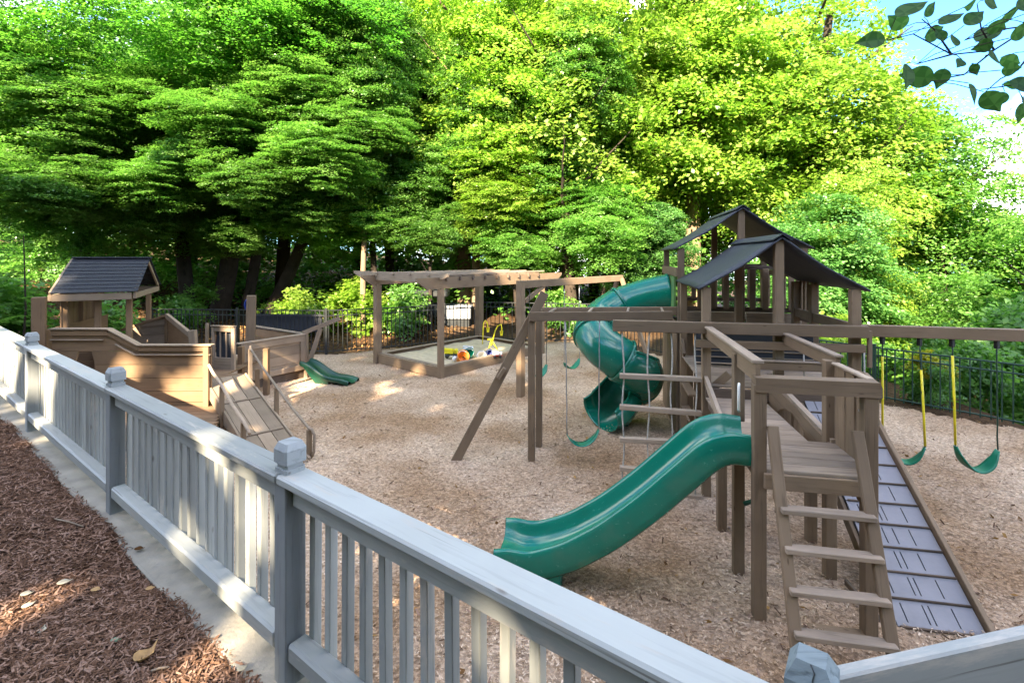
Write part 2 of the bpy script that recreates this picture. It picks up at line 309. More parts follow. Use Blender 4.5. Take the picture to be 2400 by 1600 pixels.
# ------------------------------------------------------------------ ground
FA = V((-.963, 2.214, 0)); FD = V((.803, -.596, 0)); FN = V((-.596, -.803, 0))      # near railing: far edge line, its direction, its camera side
def fence_pt(t, off=0, z=0): return V((FA.x + FD.x * t + FN.x * off, FA.y + FD.y * t + FN.y * off, z))
BED = .92
LEFT_BACK = V((-10.2, 14.2, 0)); CORN = [V((-13, 7.2, 0)), V((-10.2, 14.6, 0)), V((-5.3, 14.0, 0)), V((-1.2, 16.4, 0)), V((3, 16.0, 0)), V((6.3, 10.1, 0)), V((10.2, 5.4, 0))]
def inside_play(x, y):
    if (x - FA.x) * FN.x + (y - FA.y) * FN.y > 0: return False
    P = [V((-13, 10, 0))] + CORN[1:] + [V((12, 0, 0))]
    if y > 16.6 or x > 9.9 or x < -12: return False
    for a, b in zip(CORN[:-1], CORN[1:]):
        if (b.x - a.x) * (y - a.y) - (b.y - a.y) * (x - a.x) > .02 and a.x - .01 <= x <= b.x + .01: return False
    return True
def terrain(x, y):
    h = .02 * noise.noise(V((x * .5, y * .5, 0))) * 2
    if y > 16:  h += min(14, y - 16) * (.10 if x < -2 else .10 * max(-1.2, 1 - (x + 2) / 9))
    if x < -9.5: h += min(3, (-9.5 - x) * .12)
    if x > 8.6 and y < 30: h -= min(3.5, (x - 8.6) * .35)
    if inside_play(x, y): h -= .15
    return h
xs = np.concatenate([np.arange(-90, -14, 4), np.arange(-14, 14, .35), np.arange(14, 94, 4)])
ys = np.concatenate([np.arange(-60, .5, 5), np.arange(.5, 20, .35), np.arange(20, 100, 4)])
vs = [(x, y, terrain(x, y)) for y in ys for x in xs]; nx = len(xs)
fs = [(j * nx + i, j * nx + i + 1, (j + 1) * nx + i + 1, (j + 1) * nx + i) for j in range(len(ys) - 1) for i in range(nx - 1)]
ff = meshobj('forest_floor', pymesh(vs, fs, True), M['forest'], None, Matrix.Translation((0, 0, -.03))); tag(ff, kind='structure')
# playground surface: inside the fences
def play_z(x, y):
    return .05 * noise.noise(V((x * .8, y * .8, 3))) + .02 * noise.noise(V((x * 2.3, y * 2.3, 9))) - .07 * math.exp(-((x - .95) ** 2 + (y - 6.85) ** 2) / .35) - .06 * math.exp(-((x + .25) ** 2 + (y - 4.3) ** 2) / .25) - .05 * math.exp(-((x - 5.1) ** 2 + (y - 5.3) ** 2) / .8)
gx = np.arange(-13, 11.5, .16); gy = np.arange(.3, 16.8, .16); idx = {}; vs = []; fs = []
def vid(i, j):
    if (i, j) not in idx:
        idx[(i, j)] = len(vs); vs.append((gx[i], gy[j], play_z(gx[i], gy[j]) + .015))
    return idx[(i, j)]
for i in range(len(gx) - 1):
    for j in range(len(gy) - 1):
        if inside_play(gx[i] + .08, gy[j] + .08) or ((gx[i] - FA.x) * FN.x + (gy[j] - FA.y) * FN.y < .3 and gy[j] < 4): fs.append((vid(i, j), vid(i + 1, j), vid(i + 1, j + 1), vid(i, j + 1)))
pg = meshobj('playground_ground', pymesh(vs, fs, True), M['play_ground']); tag(pg, kind='structure')
# loose wood chips on it
def scatter(n, test, zf, ymin, ymax, xmin, xmax, lo, hi, flat, bias=2.2, thin=.35):
    out = []
    while len(out) < n:
        y = ymin + (ymax - ymin) * random.random() ** bias; x = (random.random() * 2 - 1) * y * 1.12
        if x < xmin or x > xmax or not test(x, y): continue
        out.append((x, y, zf(x, y)))
    C = np.array(out); a = rng.random(n) * 2 * np.pi; tl = rng.normal(0, flat, n); L_ = rng.uniform(lo, hi, n)
    U = np.stack([np.cos(a) * np.cos(tl), np.sin(a) * np.cos(tl), np.sin(tl)], 1) * L_[:, None]
    rl = rng.normal(0, flat * 1.3, n); S = np.stack([-np.sin(a) * np.cos(rl), np.cos(a) * np.cos(rl), np.sin(rl)], 1) * (L_ * rng.uniform(thin * .6, thin * 1.3, n))[:, None]
    C[:, 2] += rng.uniform(.004, .018, n) + .022; return C, U, S
C, U, S = scatter(120000, lambda x, y: inside_play(x, y), play_z, 1.6, 14, -10, 10, .0045, .014, .32, 1.7)
tag(quads('wood_chips', C, U, S, M['chip'], shape='rect'), kind='stuff')
C, U, S = scatter(2600, lambda x, y: inside_play(x, y), play_z, 2.0, 14, -10, 10, .016, .034, .3, 1.5, .22)
tag(quads('wood_chips', C, U, S, M['bark_chip'], shape='rect'), kind='stuff')
C, U, S = scatter(420, lambda x, y: inside_play(x, y), play_z, 2.4, 14, -10, 10, .02, .04, .4, 1.2, .6)
tag(quads('scattered_leaves', C, U, S, M['litter']), kind='stuff')
# raised bed on the camera's side of the railing
vs = []; fs = []; nt_ = 60; nw = 26
for i in range(nt_ + 1):
    for j in range(nw + 1):
        t = -13 + 17.5 * i / nt_; off = .155 + 7.5 * (j / nw) ** 1.4
        p = fence_pt(t, off); p.z = BED + .03 + .035 * noise.noise(V((p.x * 1.6, p.y * 1.6, 5))) + .05 * (1 - math.exp(-off)) ; vs.append(p)
fs = [(i * (nw + 1) + j, i * (nw + 1) + j + 1, (i + 1) * (nw + 1) + j + 1, (i + 1) * (nw + 1) + j) for i in range(nt_) for j in range(nw)]
bed = meshobj('mulch_bed', pymesh(vs, fs, True), M['bed']); tag(bed, kind='structure')
def bed_test(x, y):
    o = (x - FA.x) * FN.x + (y - FA.y) * FN.y; return .15 < o < 3.2 and y < 6
def bed_z(x, y):
    o = (x - FA.x) * FN.x + (y - FA.y) * FN.y
    return BED + .008 + .035 * noise.noise(V((x * 1.6, y * 1.6, 5))) + .05 * (1 - math.exp(-o))
C, U, S = scatter(60000, bed_test, bed_z, 1.0, 6, -6, 0, .006, .026, .28, 1.3, .16)
tag(quads('bark_mulch', C, U, S, M['bark_chip'], shape='rect'), kind='stuff')
# concrete kerb and retaining wall under the railing
def kerb(name, off0, off1, z0, z1, t0, t1, mat=M['concrete']):
    a, b = fence_pt(t0, (off0 + off1) / 2, (z0 + z1) / 2), fence_pt(t1, (off0 + off1) / 2, (z0 + z1) / 2)
    o = board(name, a, b, abs(off1 - off0), z1 - z0, mat, None, bev=.012); return tag(o, kind='structure')
kerb('concrete_kerb', -.03, .185, BED - .22, BED + .045, -12.5, 2.3)
kerb('retaining_wall', .0, .16, -.1, BED - .222, -12.5, 2.3)
# ------------------------------------------------------------------ grey railing
def knob_post(name, p, z0, z1, s, parent, kind='routed'):
    ax = FD
    g = post(name, p.x, p.y, z0, z1, s, M['greypost'], parent, axis=ax)
    return g
def rail_caps(root, p, ztop, s, ax):
    # turned groove under a chamfered block on the post's head
    prof = [(ztop, s * .92), (ztop + .02, s * .92), (ztop + .021, s * .78), (ztop + .042, s * .78), (ztop + .043, s), (ztop + .10, s), (ztop + .128, s * .74)]
    ay = V((-ax.y, ax.x, 0)); rows = []
    for z, q in prof:
        h = q / 2; c = h * .82
        rows.append([p.xy.to_3d() + ax * a + ay * b + Z * z for a, b in ((-c, -h), (c, -h), (h, -c), (h, c), (c, h), (-c, h), (-h, c), (-h, -c))])
    rows.append([r_.copy() for r_ in [p.xy.to_3d() + Z * (prof[-1][0] + .002)] * 8])
    return sheet('post_cap', rows, M['greypost'], root, smooth=False, closed=True)
RT = 1.87
posts_t = [-10.3, -7.75, -5.09, -2.33, .037, 1.99]
rail = thing('railing', fence_pt(-3, .06, BED), 'long pale grey painted wooden railing with square balusters beside the bark mulch', 'railing')
for i, t in enumerate(posts_t):
    p = fence_pt(t, .06); knob = i < len(posts_t) - 1
    pt = knob_post('post', p, BED + .02, RT if knob else RT + .03, .094 if knob else .084, rail)
    if knob: rail_caps(pt, p, RT, .102, FD)
    else:
        ay = FN; rows = []
        for z, q in ((RT + .031, .088), (RT + .10, .088), (RT + .135, .05)):
            h = q / 2; rows.append([p.xy.to_3d() + FD * a + ay * b + Z * z for a, b in ((-h, -h), (h, -h), (h, h), (-h, h))])
        rows.append([p.xy.to_3d() + Z * (RT + .1355)] * 4)
        capo = sheet('post_cap', rows, M['greypost'], pt, smooth=False, closed=True)
        ck = [p + FD * (.003 + .005 * math.sin(k * 1.9) + .003 * math.sin(k * 4.1)) + FN * .0442 + Z * (RT + .034 + .0082 * k) for k in range(9)] + [p + FD * (.004 + .004 * math.sin(k * 2.3)) + FN * (.0445 - .0063 * (k + 1)) + Z * (RT + .1 + .0115 * (k + 1)) for k in range(3)]
        tube('crack', ck, .0016, M['black'], pt, 5)
        capo.data.materials.clear(); capo.data.materials.append(wood('weathered_post_top', (.17, .215, .235), dark=.45, light=1.35, rough=.85, bump=.6, blotch=.9, wear=(.30, .29, .25)))
for i in range(len(posts_t) - 1):
    t0, t1 = posts_t[i], posts_t[i + 1]; j = .012 * (i % 2)
    board('cap_rail', fence_pt(t0 + (.002), .063, RT - .02), fence_pt(t1 - .002 - (.05 if i == 4 else 0), .063, RT - .02), .128, .040, M['grey'], rail, bev=.008)
    board('top_rail', fence_pt(t0 + .054, .06, RT - .088), fence_pt(t1 - .054, .06, RT - .088), .042, .092, M['grey'], rail)
    board('bottom_rail', fence_pt(t0 + .054, .060, BED + .205), fence_pt(t1 - .054, .060, BED + .205), .088, .082, M['grey'], rail, bev=.012)
    n = int((t1 - t0 - .1) / .1135)
    for k in range(n):
        t = t0 + .052 + (t1 - t0 - .104) * (k + .5) / n
        p = fence_pt(t + random.uniform(-.004, .004), .005); jt = FD * random.uniform(-.005, .005); board('baluster', p + jt + Z * (BED + .075 + random.uniform(-.008, .008)), p - jt + Z * (RT - .075), .038, .038, M['grey'], rail, up=FD, bev=.003)
# railing to the right of the corner post
RD = V((.976, .217, 0)).normalized(); c0 = V((.60, 1.075, 0))
rr_ = thing('railing', c0 + RD * 1 + Z * BED, 'short grey board railing running right from the cracked corner post', 'railing')
board('rail_board', c0 + RD * .064 + Z * (RT - .145), c0 + RD * 2.4 + Z * (RT - .145), .034, .29, M['grey'], rr_)
board('lower_board', c0 + RD * .064 + Z * (RT - .50), c0 + RD * 2.4 + Z * (RT - .50), .034, .20, M['grey'], rr_)
post('post', *(c0 + RD * 2.45).xy, BED - .9, RT + .02, .1, M['greypost'], rr_, axis=RD)
# ------------------------------------------------------------------ the tower with bridge, platform, ladder and ramp
O = V((2.27, 5.74, 0)); A = V((.982, -.19, 0)).normalized(); B = V((.19, .982, 0)).normalized()
def T(u, v, z): return O + A * u + B * v + Z * z
ps = thing('playset', T(.7, .9, 0), 'brown wooden play tower with two black gable roofs, bridge, ladder and ramp', 'playset')
wd = M['wood']
def tpost(u, v, z0, z1, s=.095, mat=wd, parent=ps, name='post'):
    return board(name, T(u, v, z0), T(u, v, z1), s, s, mat, parent, up=B)
W1, D1, W2, V2, D2 = 1.56, 1.85, 1.75, 1.93, 1.95
EZ1, RZ1, EZ2, RZ2 = 2.44, 3.02, 2.93, 3.55
for u, v, z1 in ((0, 0, EZ1), (W1, 0, EZ1), (W1 / 2, 0, RZ1 - .03), (0, D1 - .12, EZ1), (W1, D1 - .12, EZ1), (W1 / 2, D1 - .12, RZ1 - .03), (W1, 1.1, EZ1)): tpost(u, v, 0, z1)
for u, v, z1 in ((0, V2 + .05, EZ2), (W2, V2 + .05, EZ2), (W2 / 2, V2 + .05, RZ2 - .03), (0, V2 + D2, EZ2), (W2, V2 + D2, EZ2), (W2 / 2, V2 + D2, RZ2 - .03)): tpost(u, v, 0, z1)
def gable(u0, u1, v0, v1, ez, rz, name='roof'):
    rt = bpy.data.objects.new(name, None); col.objects.link(rt); um = (u0 + u1) / 2
    place(rt, ps, Matrix.Translation(T(um, (v0 + v1) / 2, rz)))
    n = 10
    for side, ue in ((0, u0), (1, u1)):
        rows = []
        for i in range(n + 1):
            s = i / n; sag = -.035 * math.sin(s * math.pi)
            rows.append([T(um + (ue - um) * s, v0 + (v1 - v0) * k / 6, rz + (ez - rz) * s + sag + .004 * math.sin(k * 2 + i)) for k in range(7)])
        sheet('roof_panel', rows, M['roof'], rt, thick=.022)
    for sgn in (-1, 1):
        prism('ridge_cap', [T(um, v0 - .02, rz + .03), T(um + sgn * .10, v0 - .02, rz - .035), T(um + sgn * .10, v1 + .02, rz - .035), T(um, v1 + .02, rz + .03)], V((0, 0, .012)), M['roof'], rt)
    return rt
gable(-.09, W1 + .12, -.08, D1, EZ1 - .01, RZ1)
gable(-.10, W2 + .12, V2 - .03, V2 + D2 + .1, EZ2, RZ2)
# beams
board('beam', T(-1.07, -.095, 1.985), T(1.64, -.095, 1.985), .09, .13, wd, ps)
board('beam', T(-.13, -.085, 1.80), T(1.62, -.085, 1.80), .07, .088, wd, ps)
board('beam', T(W1 + .0, -.04, 2.0), T(W1, D1, 2.0), .05, .12, wd, ps)
# floor of the front tower
for k in range(11): board('deck_plank', T(-.03, .02 + k * .158, 1.31), T(W1 + .03, .02 + k * .158, 1.31), .148, .028, M['wood_pale'], ps)
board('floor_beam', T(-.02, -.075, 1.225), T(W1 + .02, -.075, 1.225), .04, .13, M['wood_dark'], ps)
# slatted dark panel at the back of the front tower
board('back_panel', T(.05, .98, 1.585), T(W1 - .05, .98, 1.585), .02, .49, M['black_screen'], ps)
for k in range(4): board('slat', T(.05, .955, 1.37 + k * .085), T(W1 - .05, .955, 1.37 + k * .085), .02, .016, M['wood_pale'], ps)
# upper floor and its guard frames
for k in range(12): board('deck_plank', T(-.03, V2 + .08 + k * .158, 1.84), T(W2 + .03, V2 + .08 + k * .158, 1.84), .148, .028, wd, ps)
board('fascia', T(.05, V2 - .02, 1.88), T(W2 / 2 - .06, V2 - .02, 1.88), .03, .15, M['wood_pale'], ps)
board('fascia', T(W2 / 2 + .06, V2 - .02, 1.88), T(W2 - .05, V2 - .02, 1.88), .03, .15, M['wood_pale'], ps)
for v, us in ((V2 + .03, (.28, .47, .66, 1.04, 1.22, 1.42, 1.58)), (V2 + D2 - .03, (.25, .5, .7, 1.05, 1.3, 1.5))):
    for u in us: board('slat', T(u, v, 2.0), T(u, v, 2.62 if u > .9 else 2.55), .022, .085, wd, ps, up=A)
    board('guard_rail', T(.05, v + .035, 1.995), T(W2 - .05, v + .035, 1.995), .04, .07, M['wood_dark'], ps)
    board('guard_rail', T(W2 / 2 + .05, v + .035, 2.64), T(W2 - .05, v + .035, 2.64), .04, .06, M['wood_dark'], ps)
for k in range(8): board('wall_board', T(-.06, V2 + .95 + k * .12, 1.86), T(-.06, V2 + .95 + k * .12, 2.46), .02, .11, wd, ps, up=B)
for k in range(6): board('slat', T(W2, V2 + .3 + k * .27, 1.9), T(W2, V2 + .3 + k * .27, 2.5), .022, .085, wd, ps, up=B)
board('guard_rail', T(W2, V2, 2.52), T(W2, V2 + D2, 2.52), .04, .09, wd, ps)
prism('slide_entry_panel', [T(-.07, V2 + .10, 1.88), T(-.07, V2 + .92, 1.88), T(-.07, V2 + .92, 2.48), T(-.07, V2 + .10, 2.48)], A * -.03, M['green_panel'], ps)
board('guard_rail', T(-.06, V2 + .0, 2.56), T(-.06, V2 + D2, 2.56), .04, .14, wd, ps)
# slatted side panel of the front tower, its top cut along the roof
prism('side_rail', [T(W1 + .06, 1.13, 2.56), T(W1 + .06, 1.78, 2.56), T(W1 + .06, 1.78, 2.64), T(W1 + .06, 1.13, 2.47)], A * .03, wd, ps)
for k in range(5): board('slat', T(W1 + .05, 1.16 + k * .13, 1.95), T(W1 + .05, 1.16 + k * .13, 2.56), .022, .06, wd, ps, up=B)
board('side_rail', T(W1 + .055, 1.1, 1.93), T(W1 + .055, 1.8, 1.93), .03, .09, M['wood_dark'], ps)
# upright boards closing the lower part of the back tower
for k in range(13): board('wall_board', T(-.065, V2 + .06 + k * .148, .0), T(-.065, V2 + .06 + k * .148, 1.78), .022, .14, wd, ps, up=B)
for k in range(2): board('wall_board', T(.10 + k * .15, V2 - .02, .0), T(.10 + k * .15, V2 - .02, 1.78), .022, .14, wd, ps, up=A)
for k in range(3): board('wall_board', T(W2 - .1 - k * .15, V2 - .02, .0), T(W2 - .1 - k * .15, V2 - .02, 1.78), .022, .14, wd, ps, up=A)
for (a, b) in ((T(-.02, V2 - .4, 1.35), T(-.02, V2 - .05, 1.72)), (T(-.18, -.02, 1.0), T(-.02, -.02, .62)), (T(.02, .05, 1.2), T(.25, -.02, 1.45))): board('brace', a, b, .04, .09, wd, ps)
board('step', T(.02, 1.0, .9), T(.02, 1.75, .9), .12, .03, wd, ps); board('step', T(.02, 1.0, .55), T(.02, 1.75, .55), .12, .03, wd, ps)
prism('brace', [T(-.03, -.05, 1.42), T(-.03, -.05, 1.34), T(-.03, -.75, 1.10), T(-.03, -1.2, 1.06), T(-.03, -1.2, 1.14), T(-.03, -.75, 1.22)], A * .04, M['wood_pale'], ps)
# bridge
for k in range(10):
    v = -.13 - k * .145; board('bridge_plank', T(-.02, v, 1.17), T(.60 - .0 * k, v, 1.17), .136, .028, M['wood_pale'], ps)
for k in range(5):
    v = -1.45 - k * .137; board('platform_plank', T(-.03, v, 1.185), T(.79, v, 1.185), .130, .03, M['wood_pale'], ps)
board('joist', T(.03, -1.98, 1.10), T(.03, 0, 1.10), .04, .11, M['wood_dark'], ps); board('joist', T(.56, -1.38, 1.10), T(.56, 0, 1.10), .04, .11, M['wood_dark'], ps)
board('joist', T(.80, -1.98, 1.10), T(.80, -1.36, 1.10), .04, .11, M['wood_dark'], ps)
board('rim_board', T(.02, -2.088, 1.12), T(.74, -2.088, 1.12), .03, .115, wd, ps)
for u, v, z0, z1 in ((0, -2.03, 0, 1.83), (.75, -2.03, 0, 1.83), (0, -1.43, 0, 1.10), (.0, -1.43, 1.36, 1.95), (.77, -1.33, 0, 1.90), (.83, -.77, 0, 1.08), (.02, -.7, 0, 1.04)): tpost(u, v, z0, z1, .09)
prism('front_rail', [T(-.035, -2.085, 1.78), T(.815, -2.085, 1.78), T(.815, -2.085, 1.85), T(.80, -2.085, 1.89), T(-.035, -2.085, 1.89)], B * .12, wd, ps)
# hand rails along the bridge
board('hand_rail', T(-.0, -.03, 1.995), T(-.0, -2.02, 1.995), .085, .028, M['wood_pale'], ps)
prism('rail_board', [T(-.02, -.04, 1.98), T(-.02, -2.02, 1.98), T(-.02, -2.02, 1.84), T(-.02, -1.5, 1.84), T(-.02, -1.3, 1.87), T(-.02, -.04, 1.87)], A * .035, wd, ps)
board('hand_rail', T(.82, .0, 1.945), T(.82, -1.40, 1.945), .07, .022, M['wood_pale'], ps)
board('rail_board', T(.82, .0, 1.875), T(.82, -1.38, 1.875), .035, .11, wd, ps)
board('hand_rail', T(.79, -1.39, 1.885), T(.79, -1.96, 1.885), .06, .02, M['wood_pale'], ps)
board('guard_rail', T(.42, -.145, 1.585), T(1.32, -.145, 1.585), .04, .085, wd, ps); board('guard_cap', T(.42, -.145, 1.64), T(1.32, -.145, 1.64), .06, .018, M['wood_pale'], ps)
for v0, v1, z0 in ((-1.97, -1.76, .9), (-1.72, -1.58, 1.0), (-1.56, -1.38, 1.16)): prism('side_board', [T(.79, v0, z0), T(.79, v1, z0), T(.79, v1, 1.86), T(.79, (v0 + v1) / 2, 1.875), T(.79, v0, 1.85)], A * .024, wd, ps)
prism('side_board', [T(.825, -1.97, 1.55), T(.825, -1.5, 1.55), T(.825, -1.5, 1.80), T(.825, -1.62, 1.88), T(.825, -1.8, 1.90), T(.825, -1.97, 1.86)], A * .024, wd, ps)
for z in (1.62, 1.28, 1.74): lathe('bolt', [(.0, 0), (.012, 0), (.012, .012), (0, .014)], T(.776, -1.86, z), -A, M['steel'], ps, 8)
# curved side panel with an arch, from the tower to the platform corner
ap0, ap1 = T(.61, -.02, 0), T(.80, -1.40, 0); ad = (ap1 - ap0)
def AP(s, z): return ap0 + ad * s + Z * z
prism('arch_cap', [AP(0, 1.40), AP(1, 1.24), AP(1, 1.27), AP(0, 1.43)], A * .05, M['wood_pale'], ps)
arch = [AP(.45 + .27 * math.cos(a), .98 + .25 * math.sin(a)) for a in [math.pi * k / 8 for k in range(9)]]
prism('arch_panel', [AP(0, .85), AP(0, 1.40), AP(1, 1.24), AP(1, .85)] + [AP(.72, .85)] + arch + [AP(.18, .85)], A * .03, wd, ps)
# grab handle
tube('grab_handle', [T(-.01, -1.50, 1.46), T(-.02, -1.53, 1.48), T(-.02, -1.53, 1.68), T(-.01, -1.50, 1.70)], .011, M['white'], ps)
board('ground_board', T(.04, -2.06, .03), T(.75, -2.06, .03), .09, .045, wd, ps)
board('ground_board', T(.85, -1.95, .10), T(.85, -1.45, .05), .03, .05, M['wood_dark'], ps)
# ladder (part) with stringers and rungs
ld = bpy.data.objects.new('ladder', None); col.objects.link(ld); place(ld, ps, Matrix.Translation(T(.4, -2.5, 0)))
def LP(u, z): return T(u, -2.63 + z * .365, z)
for u in (.085, .655): board('stringer', LP(u, -.03), LP(u, 1.53), .075, .045, wd, ld, up=B)
for k in range(5): board('rung', LP(.07, .09 + .23 * k) - B * .02, LP(.67, .09 + .23 * k) - B * .02, .088, .036, M['wood_pale'], ld)
# ramp (part)
rmp = bpy.data.objects.new('climbing_ramp', None); col.objects.link(rmp); place(rmp, ps, Matrix.Translation(T(1.3, -.9, .6)))
def RP(u, s, dz=0): return T(u, -1.87 + 1.82 * s, 1.21 * s + dz)
nr = B * -math.sin(math.atan2(1.21, 1.82)) + Z * math.cos(math.atan2(1.21, 1.82))
prism('backing', [RP(1.02, 0, -.012), RP(1.60, 0, -.012), RP(1.60, 1, -.012), RP(1.02, 1, -.012)], -nr * .02, M['black'], rmp)
NS = 11; sl = 1.0 / NS
gro = [[.14, .40, .47, .74], [.12, .38, .45, .72], [.16, .36, .44, .66], [.10, .34, .48, .70]]
def slabmesh(g, L_, wdt, th):
    bm = bmesh.new()
    def bx(x0, x1, y0, y1):
        r = bmesh.ops.create_cube(bm, size=1); bmesh.ops.scale(bm, vec=(x1 - x0, y1 - y0, th), verts=r['verts']); bmesh.ops.translate(bm, vec=((x0 + x1) / 2, (y0 + y1) / 2, th / 2), verts=r['verts'])
    gw = .009; bx(0, wdt, 0, L_ * .17); bx(0, wdt, L_ * .86, L_)
    e = [0] + sum([[q * wdt - gw / 2, q * wdt + gw / 2] for q in g], []) + [wdt]
    for i in range(0, len(e), 2): bx(e[i], e[i + 1], L_ * .1701, L_ * .8599)
    me = bpy.data.meshes.new('slab'); bm.to_mesh(me); bm.free(); me.materials.append(M['ramp']); return me
SL = (RP(1, 1) - RP(1, 0)).length; sd = (RP(1, 1) - RP(1, 0)).normalized(); sms = [slabmesh(g, SL / NS - .006, .58, .018) for g in gro]
for k in range(NS):
    m4 = Matrix((A, sd, A.cross(sd))).transposed().to_4x4(); m4.translation = RP(1.02, k * sl + .002)
    meshobj('slab', sms[k % 4], None, rmp, m4)
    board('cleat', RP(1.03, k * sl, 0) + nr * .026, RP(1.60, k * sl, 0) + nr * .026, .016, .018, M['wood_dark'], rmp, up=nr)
board('stringer', RP(1.63, -.04) + nr * .0, RP(1.63, 1.02), .04, .14, wd, rmp, up=nr); board('stringer', RP(.995, .03) - nr * .05, RP(.995, 1.0) - nr * .05, .035, .10, wd, rmp, up=nr)
board('hanger', T(W1 + .1, -.1, 2.0), T(W1 + .1, -.1, 1.6), .04, .04, wd, ps)
for u, v in ((1.0, -.12), (1.60, -.12)): tube('rope', [T(u, v, 1.76), T(u + .004, v, 1.5), T(u, v, 1.33)], .008, M['rope'], ps, 6)
# ------------------------------------------------------------------ climbing net
net = thing('climbing_net', T(-.53, -.1, 0), 'hanging climbing net of four pale ropes and wooden rungs left of the tower', 'climbing net')
for u in (-.95, -.66, -.40, -.13):
    tube('rope', [T(u + .012 * math.sin(z * 7 + u * 9), -.10 + .008 * math.sin(z * 5), z) for z in np.linspace(.03, 1.93, 14)], .009, M['rope'], net, 6)
for z, dz in ((1.39, .0), (1.01, .012), (.645, -.008), (.285, .01), (.035, 0)): board('rung', T(-.99, -.10, z + dz), T(-.07, -.10, z - dz), .075, .055, M['wood_pale'], net)
# ------------------------------------------------------------------ wave slide
sl_t = thing('wave_slide', T(-.2, -1.72, 0), 'glossy green open wave slide running left from the platform beside the ladder', 'slide')
SO = T(-.02, -1.73, 0); sdir = -A; sn = B
prof_s = [(-.02, 1.41), (.1, 1.43), (.22, 1.425), (.40, 1.34), (.58, 1.16), (.9, .85), (1.2, .60), (1.5, .41), (1.75, .315), (1.85, .305), (1.95, .33), (2.02, .33), (2.06, .29)]
def interp(s):
    for (a, za), (b, zb) in zip(prof_s[:-1], prof_s[1:]):
        if s <= b: 
            t = (s - a) / (b - a); return za + (zb - za) * t
    return prof_s[-1][1]
def smooth_z(s): return sum(interp(max(-.02, min(2.06, s + d))) for d in (-.08, -.04, 0, .04, .08)) / 5
rows = []; hw = .275
for i in range(57):
    s = -.02 + 2.08 * i / 56; z = smooth_z(s); e = (smooth_z(s + .02) - smooth_z(s - .02)) / .04
    n2 = (Z - sdir * e).normalized(); n2 = (n2 + Z).normalized() if abs(e) < .3 else n2
    fl = max(0, (s - 1.90) / .16); flare = 1 + .06 * fl; dep = 1.0
    c = SO + sdir * s + Z * z
    cs = [(-hw, -.235), (-hw - .005, -.12), (-hw, -.03), (-hw + .012, -.004), (-hw + .035, .003), (-hw + .058, -.006), (-hw + .085, -.07), (-hw + .125, -.135), (-.08, -.152), (.08, -.152), (hw - .125, -.135), (hw - .085, -.07), (hw - .058, -.006), (hw - .035, .003), (hw - .012, -.004), (hw, -.03), (hw + .005, -.12), (hw, -.235), (hw - .03, -.262), (-hw + .03, -.262)]
    rows.append([c + sn * (a * flare) + n2 * (b * (1 - .25 * fl)) for a, b in cs])
body = sheet('chute', rows, M['green'], sl_t, closed=True, sub=1)
cap0 = [p for p in rows[-1]]; prism('end_lip', [p + sdir * .002 for p in cap0], sdir * .004, M['green'], sl_t)
prism('foot', [SO + sdir * 1.50 - sn * .24 + Z * 0, SO + sdir * 1.92 - sn * .24, SO + sdir * 1.92 - sn * .24 + Z * .09, SO + sdir * 1.86 - sn * .24 + Z * .12, SO + sdir * 1.54 - sn * .24 + Z * .16, SO + sdir * 1.50 - sn * .24 + Z * .13], sn * .48, M['green'], sl_t)
tube('inner_rail', [SO + sdir * -.02 - sn * .23 + Z * 1.17, SO + sdir * -.10 - sn * .23 + Z * 1.10, SO + sdir * -.06 - sn * .23 + Z * .93, SO + sdir * .06 - sn * .2 + Z * .86], .018, M['green_dark'], sl_t)
# ------------------------------------------------------------------ spiral tube slide
sp = thing('spiral_slide', (1.8, 8.0, 0), 'glossy green enclosed spiral tube slide on the left side of the back tower', 'slide')
key = [(2.74, 8.36, 2.19), (2.30, 8.50, 2.08), (1.90, 8.56, 1.93), (1.55, 8.42, 1.74), (1.36, 8.10, 1.56), (1.44, 7.82, 1.38), (1.70, 7.68, 1.20), (1.96, 7.76, 1.03), (2.10, 8.0, .87), (2.12, 8.24, .70), (1.96, 8.30, .58), (1.78, 8.14, .47), (1.60, 7.95, .38), (1.40, 7.84, .33)]
def cr(P, t):
    i = int(t); i = min(i, len(P) - 2); f = t - i; p = [V(P[max(0, i - 1)]), V(P[i]), V(P[i + 1]), V(P[min(len(P) - 1, i + 2)])]
    return .5 * ((2 * p[1]) + (-p[0] + p[2]) * f + (2 * p[0] - 5 * p[1] + 4 * p[2] - p[3]) * f * f + (-p[0] + 3 * p[1] - 3 * p[2] + p[3]) * f ** 3)
def ring(t, r, a0, a1, n, flat=1):
    p = cr(key, t); d = (cr(key, min(t + .05, len(key) - 1.001)) - cr(key, max(0, t - .05))); d = V((d.x, d.y, d.z)).normalized()
    s = d.cross(Z).normalized(); q = s.cross(d)
    return [p + (s * math.cos(R(a)) + q * math.sin(R(a)) * flat) * r for a in np.linspace(a0, a1, n)]
segs = [0, 2.0, 4.2, 6.1]
for a, b in zip(segs[:-1], segs[1:]):
    sheet('tube_section', [ring(t, .335 - .012 * math.sin((t - a) / (b - a) * math.pi), 0, 345, 24) for t in np.linspace(a, b, 15)], M['green'], sp, closed=True, thick=.008)
for t in segs[1:]:
    sheet('flange', [ring(t + dt, rr, 0, 345, 24) for dt, rr in ((-.05, .33), (-.05, .362), (.05, .362), (.05, .33))], M['green'], sp, closed=True)
for a, b in ((6.12, 8.6), (8.6, 12.95)):
    rows = []
    for t in np.linspace(a, b, 26):
        f = max(0, (t - 11.3) / 1.6); r = .34 + .07 * f
        if a < 7: r = .335
        rw = ring(t, r * 1.06, 140 + 22 * f, 400 - 22 * f, 21, 1 - .30 * f)
        rows.append(rw)
    sheet('open_chute', rows, M['green'], sp, thick=.014)
    for s_ in (0, -1): tube('rim', [r_[s_] for r_ in rows], .022, M['green'], sp, 8)
